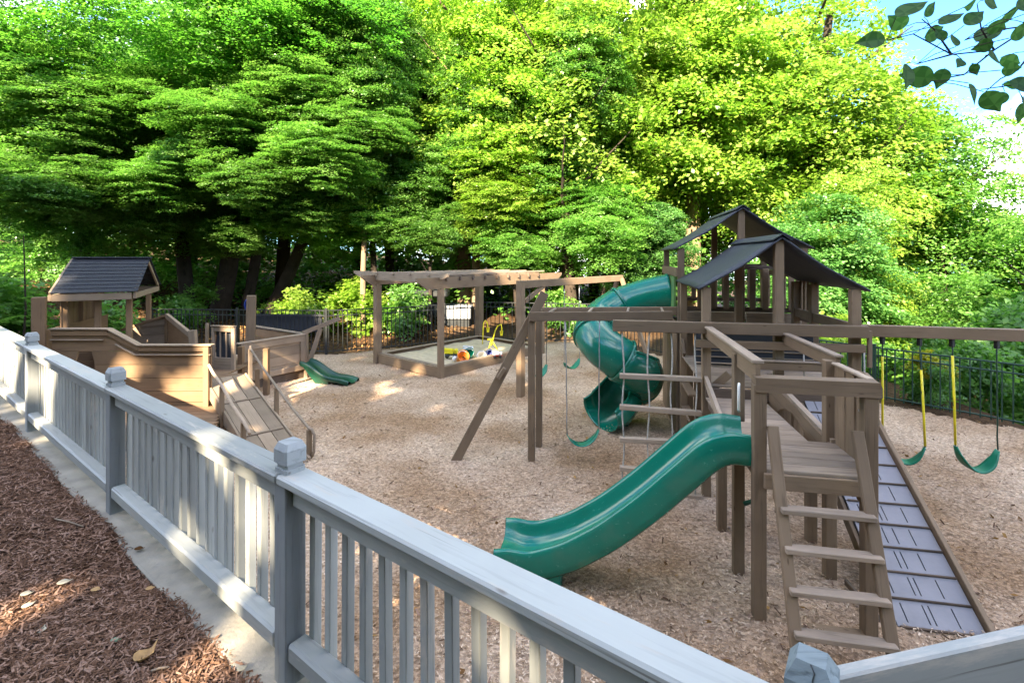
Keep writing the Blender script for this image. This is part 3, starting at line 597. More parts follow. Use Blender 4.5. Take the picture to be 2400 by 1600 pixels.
post('support_post', 1.86, 8.02, 0, 1.35, .07, M['green_dark'], sp)
# ------------------------------------------------------------------ swing frames
sfb = thing('swing_set', (.5, 6.9, 0), 'brown wooden swing frame with twin overhead beams and a slanting brace in front', 'swing frame')
P1 = V((.27, 6.76, 0)); P2 = V((.40, 7.26, 0))
post('post', P1.x, P1.y, -.05, 2.02, .09, wd, sfb, axis=A); post('post', P2.x, P2.y, -.05, 2.02, .09, wd, sfb, axis=A)
bd = V((2.30, .12, 0)).normalized()
board('beam', V((.235, 6.70, 1.985)), V((.235, 6.70, 1.985)) + bd * 1.99, .045, .125, wd, sfb)
board('beam', V((.40, 7.31, 1.985)), V((.40, 7.31, 1.985)) + bd * 2.1, .045, .125, wd, sfb)
for s in (.25, .8, 1.35, 1.85): board('cross_bar', V((.25, 6.72, 2.03)) + bd * s, V((.40, 7.29, 2.03)) + bd * s, .035, .03, M['wood_pale'], sfb)
board('brace', V((-.80, 6.74, -.05)), V((.46, 6.86, 2.30)), .125, .05, wd, sfb, up=V((0, 1, 0)))
board('brace_block', V((-.19, 6.715, 1.14)), V((-.1, 6.72, 1.28)), .05, .10, wd, sfb, up=V((0, 1, 0)))
sff = thing('swing_set', (.17, 9.73, 0), 'far wooden swing frame whose single beam runs behind the green tube slide', 'swing frame')
fb = V((.658, .754, 0)).normalized(); Q = V((.17, 9.73, 0))
post('post', Q.x, Q.y, -.05, 2.33, .13, wd, sff, axis=fb); board('beam', Q + fb * .07 + Z * 2.25, Q + fb * 4.1 + Z * 2.25, .09, .15, wd, sff)
q2 = Q + fb * 4.0
for s in (-1, 1): board('leg', q2 + V((-fb.y, fb.x, 0)) * s * .9 - Z * .04, q2 + V((-fb.y, fb.x, 0)) * s * .05 + Z * 2.25, .09, .09, wd, sff)
board('brace', Q + V((.09, .16, 1.9)), Q + V((.5, .55, 2.2)), .05, .09, wd, sff)
sfr = thing('swing_set', (5.2, 5.3, 0), 'long swing beam running right from the tower past the yellow and green swings', 'swing frame')
rb0 = V((3.92, 5.53, 1.975)); rb1 = V((7.2, 4.64, 1.985)); rbd = (rb1 - rb0).normalized()
board('beam', rb0, rb1, .09, .125, wd, sfr)
for s in (-1, 1): board('leg', V((7.15, 4.66, 0)) + V((.26, .96, 0)) * s * .8 - Z * .04, V((7.15, 4.66, 2.0)) + V((.26, .96, 0)) * s * .05, .09, .09, wd, sfr)
def swing(label, top0, top1, s0, s1, sag, chainmat, sleeve=None, group=None, wid=.07, hang=True, seatmat=None, twist=0):
    c = (s0 + s1) / 2; r = thing('swing', (c.x, c.y, 0), label, 'swing', group)
    d = (s1 - s0); dd = V((d.x, d.y, 0)).normalized(); pn = V((-dd.y, dd.x, 0)); rows = []
    for i in range(15):
        f = i / 14; p = s0 + d * f - Z * sag * (1 - (2 * f - 1) ** 2) ** .8; w_ = wid * (.35 + .65 * min(1, f * 6, (1 - f) * 6))
        tw = twist * (f - .5); q = (pn * math.cos(tw) + Z * math.sin(tw))
        rows.append([p - q * w_ - Z * .0, p - q * w_ * .5 - Z * .006, p + q * w_ * .5 - Z * .006, p + q * w_])
    sheet('seat', rows, seatmat or M['green_seat'], r, thick=.012)
    for k, (tp, sp_) in enumerate(((top0, s0), (top1, s1))):
        pts = [tp + (sp_ - tp) * f + V((.004 * math.sin(f * 19 + k), 0, 0)) for f in np.linspace(0, 1, 9)]
        tube('chain', pts, .0075, chainmat, r, 5)
        if hang: board('hanger', tp + Z * .03, tp - Z * .09, .035, .045, M['black'], r)
        if sleeve and sleeve[k]:
            a = tp + (sp_ - tp) * sleeve[k][0]; b = tp + (sp_ - tp) * sleeve[k][1]; tube('chain_sleeve', [a, a * .5 + b * .5 + V((.003, 0, 0)), b], .0115, M['yellow'], r, 8)
    return r
gsw = 'belt swings on the playground'
def rbp(px): # point under the right-hand beam that the pixel column shows
    k = (px - CX) / F; t = (k * rb0.y - rb0.x) / (rbd.x - k * rbd.y); return rb0 + rbd * t - Z * .06
a0, a1 = rbp(2068), rbp(2155)
swing('green belt swing in yellow sleeves, the nearer to the tower, turned half sideways', a0, a1, a0 + V((.03, .04, -1.13)), a1 + V((-.005, -.08, -1.17)), .22, M['blackgreen'], ((.20, .99), (.30, .99)), gsw, .075, True, None, .5)
a0, a1 = rbp(2231), rbp(2336)
swing('green belt swing at the right edge with only its left chain in a yellow sleeve', a0, a1, a0 + V((.02, -.02, -1.15)), a1 + V((.03, .02, -1.17)), .24, M['blackgreen'], ((.16, .99), None), gsw, .075, True, None, .3)
a0 = V((.235, 6.70, 1.93)) + bd * .50; a1 = V((.235, 6.70, 1.93)) + bd * .97
swing('teal belt swing hanging in front of the tube slide on grey chains', a0, a1, a0 + V((.02, 0, -1.56)), a1 + V((-.01, 0, -1.50)), .17, M['steel'], None, gsw, .085, False, M['green'])
a0, a1 = Q + fb * 1.50 + Z * 2.18, Q + fb * 2.1 + Z * 2.18
swing('small far belt swing seen just left of the tube slide', a0, a1, a0 - Z * 1.72, a1 - Z * 1.72, .17, M['steel'], None, gsw, .07)
a0, a1 = Q + fb * .28 + Z * 2.18, Q + fb * .85 + Z * 2.18
swing('far belt swing seen between the posts of the swing frame', a0, a1, a0 - Z * 1.65, a1 - Z * 1.65, .20, M['black'], None, gsw, .08)
# ------------------------------------------------------------------ pergola and sandbox
pl = {'L': V((-3.56, 12.98, 0)), 'F': V((-1.64, 11.30, 0)), 'B': V((-1.06, 15.9, 0)), 'R': V((.86, 14.2, 0))}
per = thing('pergola', (-1.35, 13.6, 0), 'brown wooden pergola with notched beams standing over the sandbox', 'pergola')
fd = (pl['R'] - pl['F']).normalized(); gd = (pl['L'] - pl['F']).normalized()
for k, s in (('L', .16), ('F', .12), ('B', .20), ('R', .13)): post('post', pl[k].x, pl[k].y, 0, 2.08, s, wd, per, axis=fd)
def taper(name, p0, p1, z0, z1, th, cut, mat=wd):
    d = (p1 - p0).normalized(); n = V((-d.y, d.x, 0)) * th
    return prism(name, [p0 + Z * z1, p1 + Z * z1, p1 + Z * (z1 - .07), p1 - d * cut + Z * z0, p0 + d * cut + Z * z0, p0 + Z * (z1 - .07)], n, mat, per)
fn = V((fd.y, -fd.x, 0)); gn = V((-gd.y, gd.x, 0))
taper('beam', pl['F'] + fn * .07 - fd * .75, pl['R'] + fn * .07 + fd * .9, 2.07, 2.33, .045, .3)
taper('beam', pl['L'] + fn * .05 - fd * .5, pl['B'] + fn * .05 + fd * .9, 2.07, 2.33, .045, .3)
taper('beam', pl['L'] + gd * 1.0 - fd * .1, pl['F'] - gd * .35 - fd * .1, 2.20, 2.42, .045, .5, M['wood_pale'])
for k in range(9):
    t = .10 + .43 * k; p = pl['F'] + fd * t
    board('rafter', p + fn * .12 + Z * 2.30, p + gd * 3.1 + Z * 2.30, .04, .11, M['wood_dark'], per)
for k in range(4): board('purlin', pl['F'] + gd * (.3 + .7 * k) - fd * .2 + Z * 2.375, pl['R'] + gd * (.3 + .7 * k) + fd * .5 + Z * 2.375, .04, .04, M['wood_pale'], per)
sb = thing('sandbox', (-1.35, 13.6, 0), 'low square timber sandbox frame full of pale sand and toys', 'sandbox')
qs = [pl['F'], pl['R'], pl['B'], pl['L']]; cen = sum(qs, V()) / 4
for i in range(4):
    a, b = qs[i], qs[(i + 1) % 4]; board('frame_board', a + Z * .13, b + Z * .13, .06, .24, wd, sb); 
    board('top_board', a + Z * .262 + (cen - a).normalized() * .1, b + Z * .262 + (cen - b).normalized() * .1, .12, .022, M['wood_pale'], sb)
n = 14; vs = []; fs = []
for i in range(n + 1):
    for j in range(n + 1):
        p = qs[0] + (qs[1] - qs[0]) * i / n + (qs[3] - qs[0]) * j / n; vs.append((p.x, p.y, .17 + .05 * noise.noise(p * 1.7)))
fs = [(i * (n + 1) + j, i * (n + 1) + j + 1, (i + 1) * (n + 1) + j + 1, (i + 1) * (n + 1) + j) for i in range(n) for j in range(n)]
sd_ = meshobj('sand', pymesh(vs, fs, True), M['sand']); tag(sd_, kind='stuff')
def toyat(px, py, z=.2): return at(px, py, z)
def bucket(px, py, r, mat, label, cat='bucket', ax=(.3, -.6, .5), name='toy_bucket'):
    c = toyat(px, py); t = thing(name, c, label, cat, 'toys in the sandbox')
    lathe('bucket_body', [(0, 0), (r * .7, 0), (r, r * 1.7), (r * 1.08, r * 1.75), (r * .95, r * 1.72), (r * .66, .02), (0, .02)], c + Z * .02, ax, mat, t, 18)
    x = V(ax).normalized(); s = x.cross(Z).normalized(); q = s.cross(x)
    tube('handle', [c + x * r * 1.7 + (s * math.cos(a) * 1.05 + q * math.sin(a)) * r for a in np.linspace(0, math.pi, 9)], .008, M['whitep'], t, 5)
    return t
bucket(1079, 846, .15, M['orange'], 'round orange toy bucket lying in the sand')
bucket(1108, 842, .15, M['green'], 'teal toy bucket tipped beside the orange one', ax=(-.3, -.5, .5))
bucket(1139, 832, .10, M['blue'], 'small blue toy bucket between white toys', ax=(.5, -.5, .3))
bucket(1123, 836, .12, M['whitep'], 'white toy bucket between the teal and blue ones', ax=(.3, -.7, .2))
def truck(px, py, m1, m2, label, s=.14):
    c = toyat(px, py); t = thing('toy_truck', c, label, 'toy truck', 'toys in the sandbox')
    board('chassis', c + V((-s, 0, s * .55)), c + V((s, .04, s * .5)), s * .9, s * .25, m2, t); board('truck_cab', c + V((s * .45, 0, s * 1.0)), c + V((s, 0, s * .95)), s * .85, s * .75, m1, t, bev=.02)
    prism('dump_body', [c + V((-s, -s * .5, s * .7)), c + V((s * .35, -s * .5, s * .7)), c + V((s * .4, -s * .5, s * 1.3)), c + V((-s * 1.15, -s * .5, s * 1.4))], V((0, s, 0)), m1, t)
    for a in (-.6, .6):
        for b in (-.5, .5): lathe('wheel', [(0, -.02), (s * .32, -.02), (s * .32, .02), (0, .02)], c + V((a * s, b * s, s * .32)), (0, 1, 0), M['black'], t, 10)
truck(1058, 838, M['yellow'], M['green_dark'], 'yellow toy dump truck against the front post of the sandbox', .17)
truck(1166, 838, M['whitep'], M['red'], 'white toy truck at the right end of the sandbox toys', .12)
truck(1098, 826, M['whitep'], M['black'], 'white toy truck behind the teal bucket', .13)
lb = toyat(1066, 846, .2); o = lathe('toy_ball', [(0, -.07), (.04, -.06), (.07, 0), (.04, .06), (0, .07)], lb + Z * .06, (0, 0, 1), M['whitep']); tag(o, 'small white ball beside the yellow dump truck', 'ball', 'toys in the sandbox')
def digger(base, arm, label, seat=True):
    t = thing('toy_digger', base, label, 'sand digger', 'yellow diggers standing in the sandbox')
    tube('digger_arm', arm, .018, M['yellow'], t, 8)
    e = arm[-1]; prism('scoop', [e + V((-.05, 0, .03)), e + V((.05, 0, .03)), e + V((.03, 0, -.10)), e + V((-.03, 0, -.10))], V((0, .06, 0)), M['yellow'], t)
    if seat:
        sheet('seat', [[base + V((-.12 + .04 * i, -.08 + .053 * j, .26 + .012 * (j - 1.5) ** 2)) for j in range(4)] for i in range(5)], M['yellow'], t, thick=.02)
        for k in range(3): a = k * 2.1; tube('leg', [base + Z * .26, base + V((.16 * math.cos(a), .16 * math.sin(a), 0))], .018, M['yellow'], t, 6)
    return t
b1 = toyat(1131, 806, .2); digger(b1, [b1, b1 + V((.02, 0, .5)), b1 + V((.03, 0, .62)), b1 + V((.08, 0, .70)), b1 + V((.14, 0, .64)), b1 + V((.16, 0, .45))], 'yellow crane-necked digger with a bent upright arm at the back post', False)
b2 = toyat(1152, 818, .2); digger(b2, [b2 + Z * .1, b2 + V((.06, 0, .35)), b2 + V((.10, 0, .52)), b2 + V((.18, 0, .66)), b2 + V((.27, 0, .70)), b2 + V((.29, 0, .6)), b2 + V((.28, 0, .48))], 'yellow ride-on digger with a seat and a long curved arm')
# ------------------------------------------------------------------ ship
sh = thing('play_ship', (-6.3, 9.3, 0), 'brown wooden play ship with a roofed cabin, mast and boarding ramp', 'play ship')
sm = M['ship']
def clipz(poly, z, keep_above):
    out = []
    for i in range(len(poly)):
        a, b = poly[i - 1], poly[i]; ia = (a[1] >= z) == keep_above or a[1] == z; ib = (b[1] >= z) == keep_above or b[1] == z
        if ia != ib:
            f = (z - a[1]) / (b[1] - a[1]); out.append((a[0] + (b[0] - a[0]) * f, z))
        if ib: out.append(b)
    return out
YH = 8.12
outl = [(-7.62, 0), (-4.98, 0), (-4.98, 1.33), (-6.17, 1.33), (-6.66, 1.60), (-7.62, 1.60)]
zb = [0, .2, .4, .58, .80, 1.02, 1.24, 1.46, 1.62]
for z0, z1 in zip(zb[:-1], zb[1:]):
    pc = clipz(clipz(outl, z0 + .004, True), z1 - .004, False)
    if len(pc) < 3: continue
    mn = min(p[0] for p in pc); mxx = max(p[0] for p in pc)
    if z0 >= .79 and z1 <= 1.25:   # leave the hatch open
        hx0, hx1 = -7.24, -6.90; c_ = .05 if z0 > .9 else 0
        for a, b in ((mn, hx0), (hx1, mxx)):
            e0, e1 = (a, b)
            pts = [(e0, z0 + .004), (e1, z0 + .004), (e1, z1 - .004), (e0, z1 - .004)]
            if a == mn and z0 > .9: pts = [(e0, z0 + .004), (e1, z0 + .004), (e1 + .06, z1 - .004), (e0, z1 - .004)]
            if a == hx1 and z0 > .9: pts = [(e0, z0 + .004), (e1, z0 + .004), (e1, z1 - .004), (e0 - .06, z1 - .004)]
            prism('hull_plank', [(x, YH, z) for x, z in pts], (0, .03, 0), sm, sh)
    else: prism('hull_plank', [(x, YH, z) for x, z in pc], (0, .03, 0), sm, sh)
def trim(name, pts, h, proud, mat=sm):
    for a, b in zip(pts[:-1], pts[1:]): board(name, (a[0], YH - proud / 2 - .002, a[1]), (b[0], YH - proud / 2 - .002, b[1]), proud, h, mat, sh)
trim('rail_trim', [(-7.62, 1.545), (-6.67, 1.545), (-6.17, 1.285), (-5.0, 1.285)], .085, .03)
for a, b in (((-7.62, 1.612), (-6.665, 1.612)), ((-6.665, 1.612), (-6.17, 1.345)), ((-6.17, 1.345), (-4.95, 1.345))): board('rail_cap', (a[0], YH, a[1]), (b[0], YH, b[1]), .12, .024, M['ship_pale'], sh)
trim('hull_moulding', [(-7.62, 1.43), (-6.75, 1.43)], .022, .035, M['ship_pale']); trim('hull_moulding', [(-6.55, 1.36), (-6.22, 1.185), (-4.98, 1.185)], .022, .04, M['ship_pale'])
board('corner_post', (-5.04, YH - .03, .0), (-5.04, YH - .03, 1.32), .09, .05, sm, sh, up=V((0, 1, 0)))
board('stern_post', (-7.76, 8.05, 0), (-7.76, 8.05, 2.14), .17, .17, sm, sh, up=V((.8, .6, 0)))
for k in range(4): board('hull_plank', (-7.75, 8.15, .2 + .4 * k), (-8.5, 10.3, .2 + .4 * k), .03, .38, sm, sh)
for k in range(7): board('low_deck_plank', (-7.5, 7.14 + .15 * k, .325), (-4.32 - .07 * k, 7.14 + .15 * k, .325), .143, .03, sm, sh)
for k in range(2): board('low_deck_face', (-7.5, 7.08, .08 + .155 * k), (-4.3, 7.08, .08 + .155 * k), .03, .15, sm, sh)
board('low_step', (-5.3, 6.9, .07), (-4.15, 6.9, .07), .28, .12, sm, sh)
# deck
for k in range(15):
    y = 8.25 + k * .15; board('deck_plank', (-7.7 - .25 * (y - 8.2), y, .60), (-5.0 if y < 9.2 else -5.35, y, .60), .142, .03, sm, sh)
# far side: two walls meeting at a peak
Ka, Kb, Kc = V((-7.95, 10.0, 0)), V((-6.93, 9.85, 0)), V((-6.02, 9.25, 0))
for k in range(5):
    z0 = .62 + k * .2; z1 = z0 + .19
    def topa(s): return 1.30 + .33 * s
    s0 = max(0, min(1, (z1 - 1.30) / .33)); s00 = max(0, min(1, (z0 - 1.30) / .33))
    if s00 >= 1: break
    pts = [(s00, z0), (1, z0), (1, min(z1, topa(1))), (s0, min(z1, topa(s0)))] if z0 > 1.30 - .19 else [(0, z0), (1, z0), (1, z1), (0, z1)]
    prism('hull_plank', [Ka + (Kb - Ka) * s + Z * z for s, z in pts], (0, .03, 0), M['ship_pale'], sh)
prism('peak_wall', [Kb + Z * .62, Kc + Z * .62, Kc + Z * 1.26, Kb + (Kc - Kb) * .55 + Z * 1.46, Kb + Z * 1.60], (.02, .03, 0), sm, sh)
board('peak_rail', Kb + Z * 1.62, Kc + Z * 1.30, .06, .10, M['ship_pale'], sh); board('peak_rail', Ka + Z * 1.31, Kb + Z * 1.63, .06, .05, sm, sh)
board('peak_post', Kc + V((.04, 0, .6)), Kc + V((.0, 0, 1.42)), .12, .09, M['ship_pale'], sh, up=V((0, 1, 0))); board('peak_post', Kb + Z * .6, Kb + Z * 1.62, .06, .06, sm, sh)
# cabin (part) with posts, walls and roof
cr0 = V((-6.83, 8.85, 0)); cg = V((-.46, .89, 0)).normalized(); cn = V((-.89, -.46, 0)).normalized()
def CP(g, n_, z): return cr0 + cg * g + cn * n_ + Z * z
cab = bpy.data.objects.new('cabin', None); col.objects.link(cab); place(cab, sh, Matrix.Translation(CP(1.1, .5, .6)))
for g, n_ in ((.22, .10), (2.0, .10), (.22, 1.0), (2.0, 1.0), (.22, .55), (1.1, 1.0)): board('cabin_post', CP(g, n_, .6), CP(g, n_, 2.10), .09, .09, M['ship'], cab, up=cg)
for k in range(4): board('wall_board', CP(.3, .58, .72 + k * .15), CP(.3, .98, .72 + k * .15), .022, .14, sm, cab)
for k in range(9): board('wall_board', CP(.25 + k * .2, 1.04, .64), CP(.25 + k * .2, 1.04, 2.08), .022, .19, sm, cab, up=cg)
for n_ in (-.02, 1.14):
    board('gable_beam', CP(-.02, n_, 2.10), CP(2.32, n_, 2.10), .05, .10, M['ship_pale'], cab)
    board('barge_board', CP(0.0, n_, 2.17), CP(1.15, n_, 2.74), .035, .07, M['ship_pale'], cab); board('barge_board', CP(2.30, n_, 2.17), CP(1.15, n_, 2.74), .035, .07, M['ship_pale'], cab)
board('eave_beam', CP(-.02, .02, 2.10), CP(-.02, 1.11, 2.10), .05, .12, M['ship_pale'], cab); board('eave_beam', CP(2.32, .02, 2.10), CP(2.32, 1.11, 2.10), .05, .12, M['ship_pale'], cab)
nsh = 10
for side in (0, 1):
    for k in range(nsh):
        s0, s1 = k / nsh, (k + 1.12) / nsh; g0, g1 = -.06 + 1.21 * s0, -.06 + 1.21 * min(1, s1); z0, z1 = 2.165 + .60 * s0, 2.165 + .60 * min(1, s1)
        if side: g0, g1 = 2.30 - g0, 2.30 - g1
        prism('shingle_course', [CP(g0, -.07, z0 + .014), CP(g0, 1.12, z0 + .014), CP(g1, 1.12, z1), CP(g1, -.07, z1)], V((0, 0, .012)), M['shingle'], cab)
board('ridge_cap', CP(1.15, -.09, 2.785), CP(1.15, 1.13, 2.785), .20, .03, M['shingle'], cab, bev=.012)
# window gate, mast, wheel
wg = [atY(496, 845, 9.6), atY(557, 845, 9.5)]; gz0, gz1 = .78, 1.44
gx0, gx1 = V((-5.88, 9.62, 0)), V((-5.36, 9.5, 0)); gdv = (gx1 - gx0)
def GP(s, z): return gx0 + gdv * s + Z * z
wn = bpy.data.objects.new('window_panel', None); col.objects.link(wn); place(wn, sh, Matrix.Translation(GP(.5, .8)))
board('frame', GP(0.06, .6), GP(.06, gz1), .05, .06, M['ship_pale'], wn, up=gdv.normalized()); board('frame', GP(.93, .6), GP(.93, gz1), .05, .08, M['ship_pale'], wn, up=gdv.normalized())
board('frame', GP(.13, gz1 - .05), GP(.85, gz1 - .05), .05, .09, M['ship_pale'], wn); board('frame', GP(.13, .72), GP(.85, .72), .05, .24, M['ship_pale'], wn)
board('backing', GP(.12, 1.1) + V((0, .05, 0)), GP(.86, 1.1) + V((0, .05, 0)), .015, .56, M['black_screen'], wn)
for s in (.36, .62): board('bar', GP(s, .84), GP(s, gz1 - .1), .03, .022, M['ship_pale'], wn, up=gdv.normalized())
board('cap', GP(-.02, gz1 + .012), GP(1.0, gz1 + .012), .09, .024, M['ship_pale'], wn)
post('slim_post', -5.98, 9.62, .6, 1.50, .05, M['ship_pale'], sh)
board('mast', (-5.64, 10.55, .5), (-5.60, 10.55, 1.97), .18, .18, M['wood'], sh, up=V((.9, .4, 0)))
whl = bpy.data.objects.new('steering_wheel', None); col.objects.link(whl); wc = V((-5.69, 10.66, 1.76)); place(whl, sh, Matrix.Translation(wc))
tube('wheel_rim', [wc + V((.11 * math.cos(a), .0, .14 * math.sin(a))) for a in np.linspace(0, 2 * math.pi, 20, endpoint=False)], .022, M['blue'], whl, 8, closed=True)
for k in range(4): a = k * math.pi / 4; tube('spoke', [wc - V((math.cos(a) * .11, 0, math.sin(a) * .14)), wc + V((math.cos(a) * .11, 0, math.sin(a) * .14))], .012, M['blue'], whl, 6)
# bow
BA, BT, BB = V((-5.60, 10.1, 0)), V((-4.79, 11.35, 0)), V((-6.75, 12.6, 0))
bn = V((BT - BA).normalized().yx.to_3d()); bn = V(((BT - BA).y, -(BT - BA).x, 0)).normalized()
def BP(s, z, o=0): return BA + (BT - BA) * s + Z * z + bn * o
for k in range(4): prism('bow_plank', [BP(0, .2 + k * .2), BP(1, .2 + k * .2), BP(1, .392 + k * .2), BP(0, .392 + k * .2)], bn * -.025, M['ship_pale'], sh)
prism('bow_plank', [BP(-.05, 0), BP(1.0, 0), BP(1.0, .192), BP(-.05, .192)], bn * -.03, M['wood_dark'], sh)
board('bow_frame', BP(0, .93, .02), BP(1, .93, .02), .035, .14, M['ship_pale'], sh); board('bow_frame', BP(0, .27, .02), BP(1, .27, .02), .035, .12, M['ship_pale'], sh)
board('bow_frame', BP(.95, .33, .02), BP(.95, .86, .02), .035, .12, M['ship_pale'], sh, up=(BT - BA).normalized()); board('bow_frame', BP(.04, .33, .02), BP(.04, .86, .02), .035, .1, M['ship_pale'], sh, up=(BT - BA).normalized())
board('bow_cap', BP(-.04, 1.02), BP(1.0, 1.02), .11, .03, M['wood_pale'], sh)
for k in range(5): board('bow_plank', BT + V((-.03, .02, .1 + .2 * k)), BB + Z * (.1 + .2 * k), .03, .19, sm, sh)
board('bow_cap', BT + V((0, 0, 1.02)), BB + V((0, 0, 1.05)), .10, .03, M['wood_pale'], sh)
for k in range(4): board('bow_deck_plank', V((-5.5 + .15 * k, 10.4 + .3 * k, .5)), V((-6.5 + .15 * k, 12.0, .5)), .14, .03, sm, sh)
board('bow_post', BT + V((.03, 0, 0)), BT + V((.03, 0, 1.08)), .08, .08, M['ship_pale'], sh, up=V((1, 0, 0)))
board('bowsprit', V((-4.83, 11.35, 1.04)), V((-3.98, 11.32, 1.38)), .06, .10, M['ship_pale'], sh); board('bow_strut', V((-4.74, 11.34, .2)), V((-4.42, 11.33, 1.14)), .055, .10, M['ship_pale'], sh, up=V((1, 0, 0)))
post('side_post', -4.98, 9.95, 0, .95, .1, sm, sh); post('side_post', -5.52, 10.0, 0, .98, .1, sm, sh)
# boarding ramp (part)
br = bpy.data.objects.new('boarding_ramp', None); col.objects.link(br)
R0, R1 = V((-2.98, 6.46, .03)), V((-4.92, 8.50, .64)); rd = (R1 - R0); rdn = rd.normalized(); rs = V((rdn.y, -rdn.x, 0)).normalized()
place(br, sh, Matrix.Translation(R0)); rup = rs.cross(rdn)
if rup.z < 0: rup = -rup
def RM(s, o, dz=0): return R0 + rd * s + rs * o + rup * dz
for k in range(3): board('ramp_board', RM(-.01, -.19 + .19 * k, .02), RM(1.05, -.19 + .19 * k, .02), .183, .028, M['ship_pale'], br, up=rup)
for s in (.32, .70): board('batten', RM(s, -.27, .045), RM(s, .27, .045), .04, .02, M['ship_pale'], br, up=rup)
for o_ in (-.31, .31): board('stringer', RM(.0, o_, -.05), RM(1.05, o_, -.05), .035, .20, M['ship_pale'], br, up=rup)
lp = [(1.0, .52), (.62, .50), (.22, .47)]; tops = []
for s, h in lp:
    p = RM(s, -.34); post('rail_post', p.x, p.y, max(0, p.z - .45), p.z + h - .08, .06, M['wood'], br, axis=rdn.xy.to_3d()); tops.append(p + Z * (h - .07))
tube('hand_rail', [tops[0] + rd * .06, tops[0], tops[0] * .5 + tops[1] * .5 - Z * .03, tops[1], tops[1] * .5 + tops[2] * .5 - Z * .03, tops[2], tops[2] - rd * .1 - Z * .03], .024, M['wood_pale'], br, 8)
tops = []
for s, h, mt in ((.98, .62, 'ship_pale'), (.84, .42, 'ship'), (.5, .50, 'wood'), (.03, .46, 'wood')):
    p = RM(s, .34); post('rail_post', p.x, p.y, max(-.03, p.z - .45), p.z + h - .08, .06, M[mt], br, axis=rdn.xy.to_3d())
    if mt != 'ship': tops.append(p + Z * (h - .07))
tube('hand_rail', [tops[0] + V((-.05, .1, .02)), tops[0], tops[0] * .5 + tops[1] * .5 - Z * .02, tops[1], tops[1] * .5 + tops[2] * .5 - Z * .02, tops[2], tops[2] + V((.05, -.03, .0)), tops[2] + V((.09, -.04, -.08)), tops[2] + V((.08, -.04, -.30)), tops[2] + V((.05, -.03, -.37))], .020, M['wood_pale'], br, 8)
board('landing_brace', RM(.40, .2, -.3), RM(.62, .36, -.05), .05, .09, M['ship'], br)
# little slide at the bow
bs = thing('small_slide', (-4.1, 10.95, 0), 'short dark green bumpy slide at the bow of the ship', 'slide')
e0, e1 = V((-4.68, 11.12, .40)), V((-3.46, 10.74, .03)); ed = e1 - e0; en = V((-ed.y, ed.x, 0)).normalized(); rows = []
for i in range(21):
    f = i / 20; z = .38 * (1 - f) ** 1.5 + .06 + .03 * math.sin(f * 9); c = V((e0.x + ed.x * f, e0.y + ed.y * f, z))
    rows.append([c + en * a + Z * b for a, b in ((-.21, -.06), (-.20, .04), (-.16, .05), (-.11, -.02), (0, -.035), (.11, -.02), (.16, .05), (.20, .04), (.21, -.06))])
sheet('chute', rows, M['green_dark'], bs, thick=.015, sub=1)
for a in (-.15, .15): prism('side_fin', [rows[2][0], rows[12][0], V((rows[12][0].x, rows[12][0].y, 0)), V((rows[7][0].x, rows[7][0].y, 0))] if a < 0 else [rows[2][-1], rows[12][-1], V((rows[12][-1].x, rows[12][-1].y, 0)), V((rows[7][-1].x, rows[7][-1].y, 0))], en * .012, M['green_dark'], bs)
# ------------------------------------------------------------------ black metal fences
def picket_fence(label, pts, zt, spacing, mat, postmat, zb_=.06, extra=0, midd=.16, over=.0, pw=.019):
    f = thing('metal_fence', pts[0], label, 'fence', 'metal fences round the playground')
    for a, b in zip(pts[:-1], pts[1:]):
        d = (b - a); L_ = d.length; dn = d.normalized(); zh = zt
        for z in (zh - .01, zh - midd, zb_ + .05): board('rail', a + Z * z, b + Z * z, .028, .028, mat, f)
        npost = max(1, round(L_ / 2.3))
        for k in range(npost + 1):
            p = a + d * k / npost; post('post', p.x, p.y, -.1 + p.z, p.z + zh + .06, .06, postmat, f, axis=dn)
        n = int(L_ / spacing); me = boxmesh(zh - zb_ + over, pw, pw, mat, 0)
        for k in range(n):
            p = a + d * (k + .5) / n; q = frame(p + Z * zb_, p + Z * (zh + over), V((dn.x, dn.y, 0))); meshobj('picket', me, None, f, q)
    return f
FL = [V((-10.6, 14.4, 0)), V((-5.3, 14.0, 0)), V((-3.9, 14.6, 0)), V((-1.2, 16.4, 0))]
f1 = picket_fence('black metal picket fence behind the ship and pergola', FL, 1.28, .125, M['black'], M['black'])
board('privacy_screen', V((-7.6, 14.28, .90)), V((-5.45, 14.1, .90)), .012, .5, M['black_screen'], f1)
f2 = picket_fence('dark picket fence behind the tube slide and back tower', [V((-1.2, 16.4, 0)), V((3.2, 15.6, 0)), V((6.2, 10.9, 0))], 1.3, .14, M['black'], M['black'])
f3 = picket_fence('dark green metal fence along the right side behind the yellow swings', [V((6.2, 10.9, 0)), V((7.05, 9.55, 0)), V((8.35, 7.9, 0)), V((10.3, 5.5, 0))], 1.05, .125, M['blackgreen'], M['blackgreen'], .06)
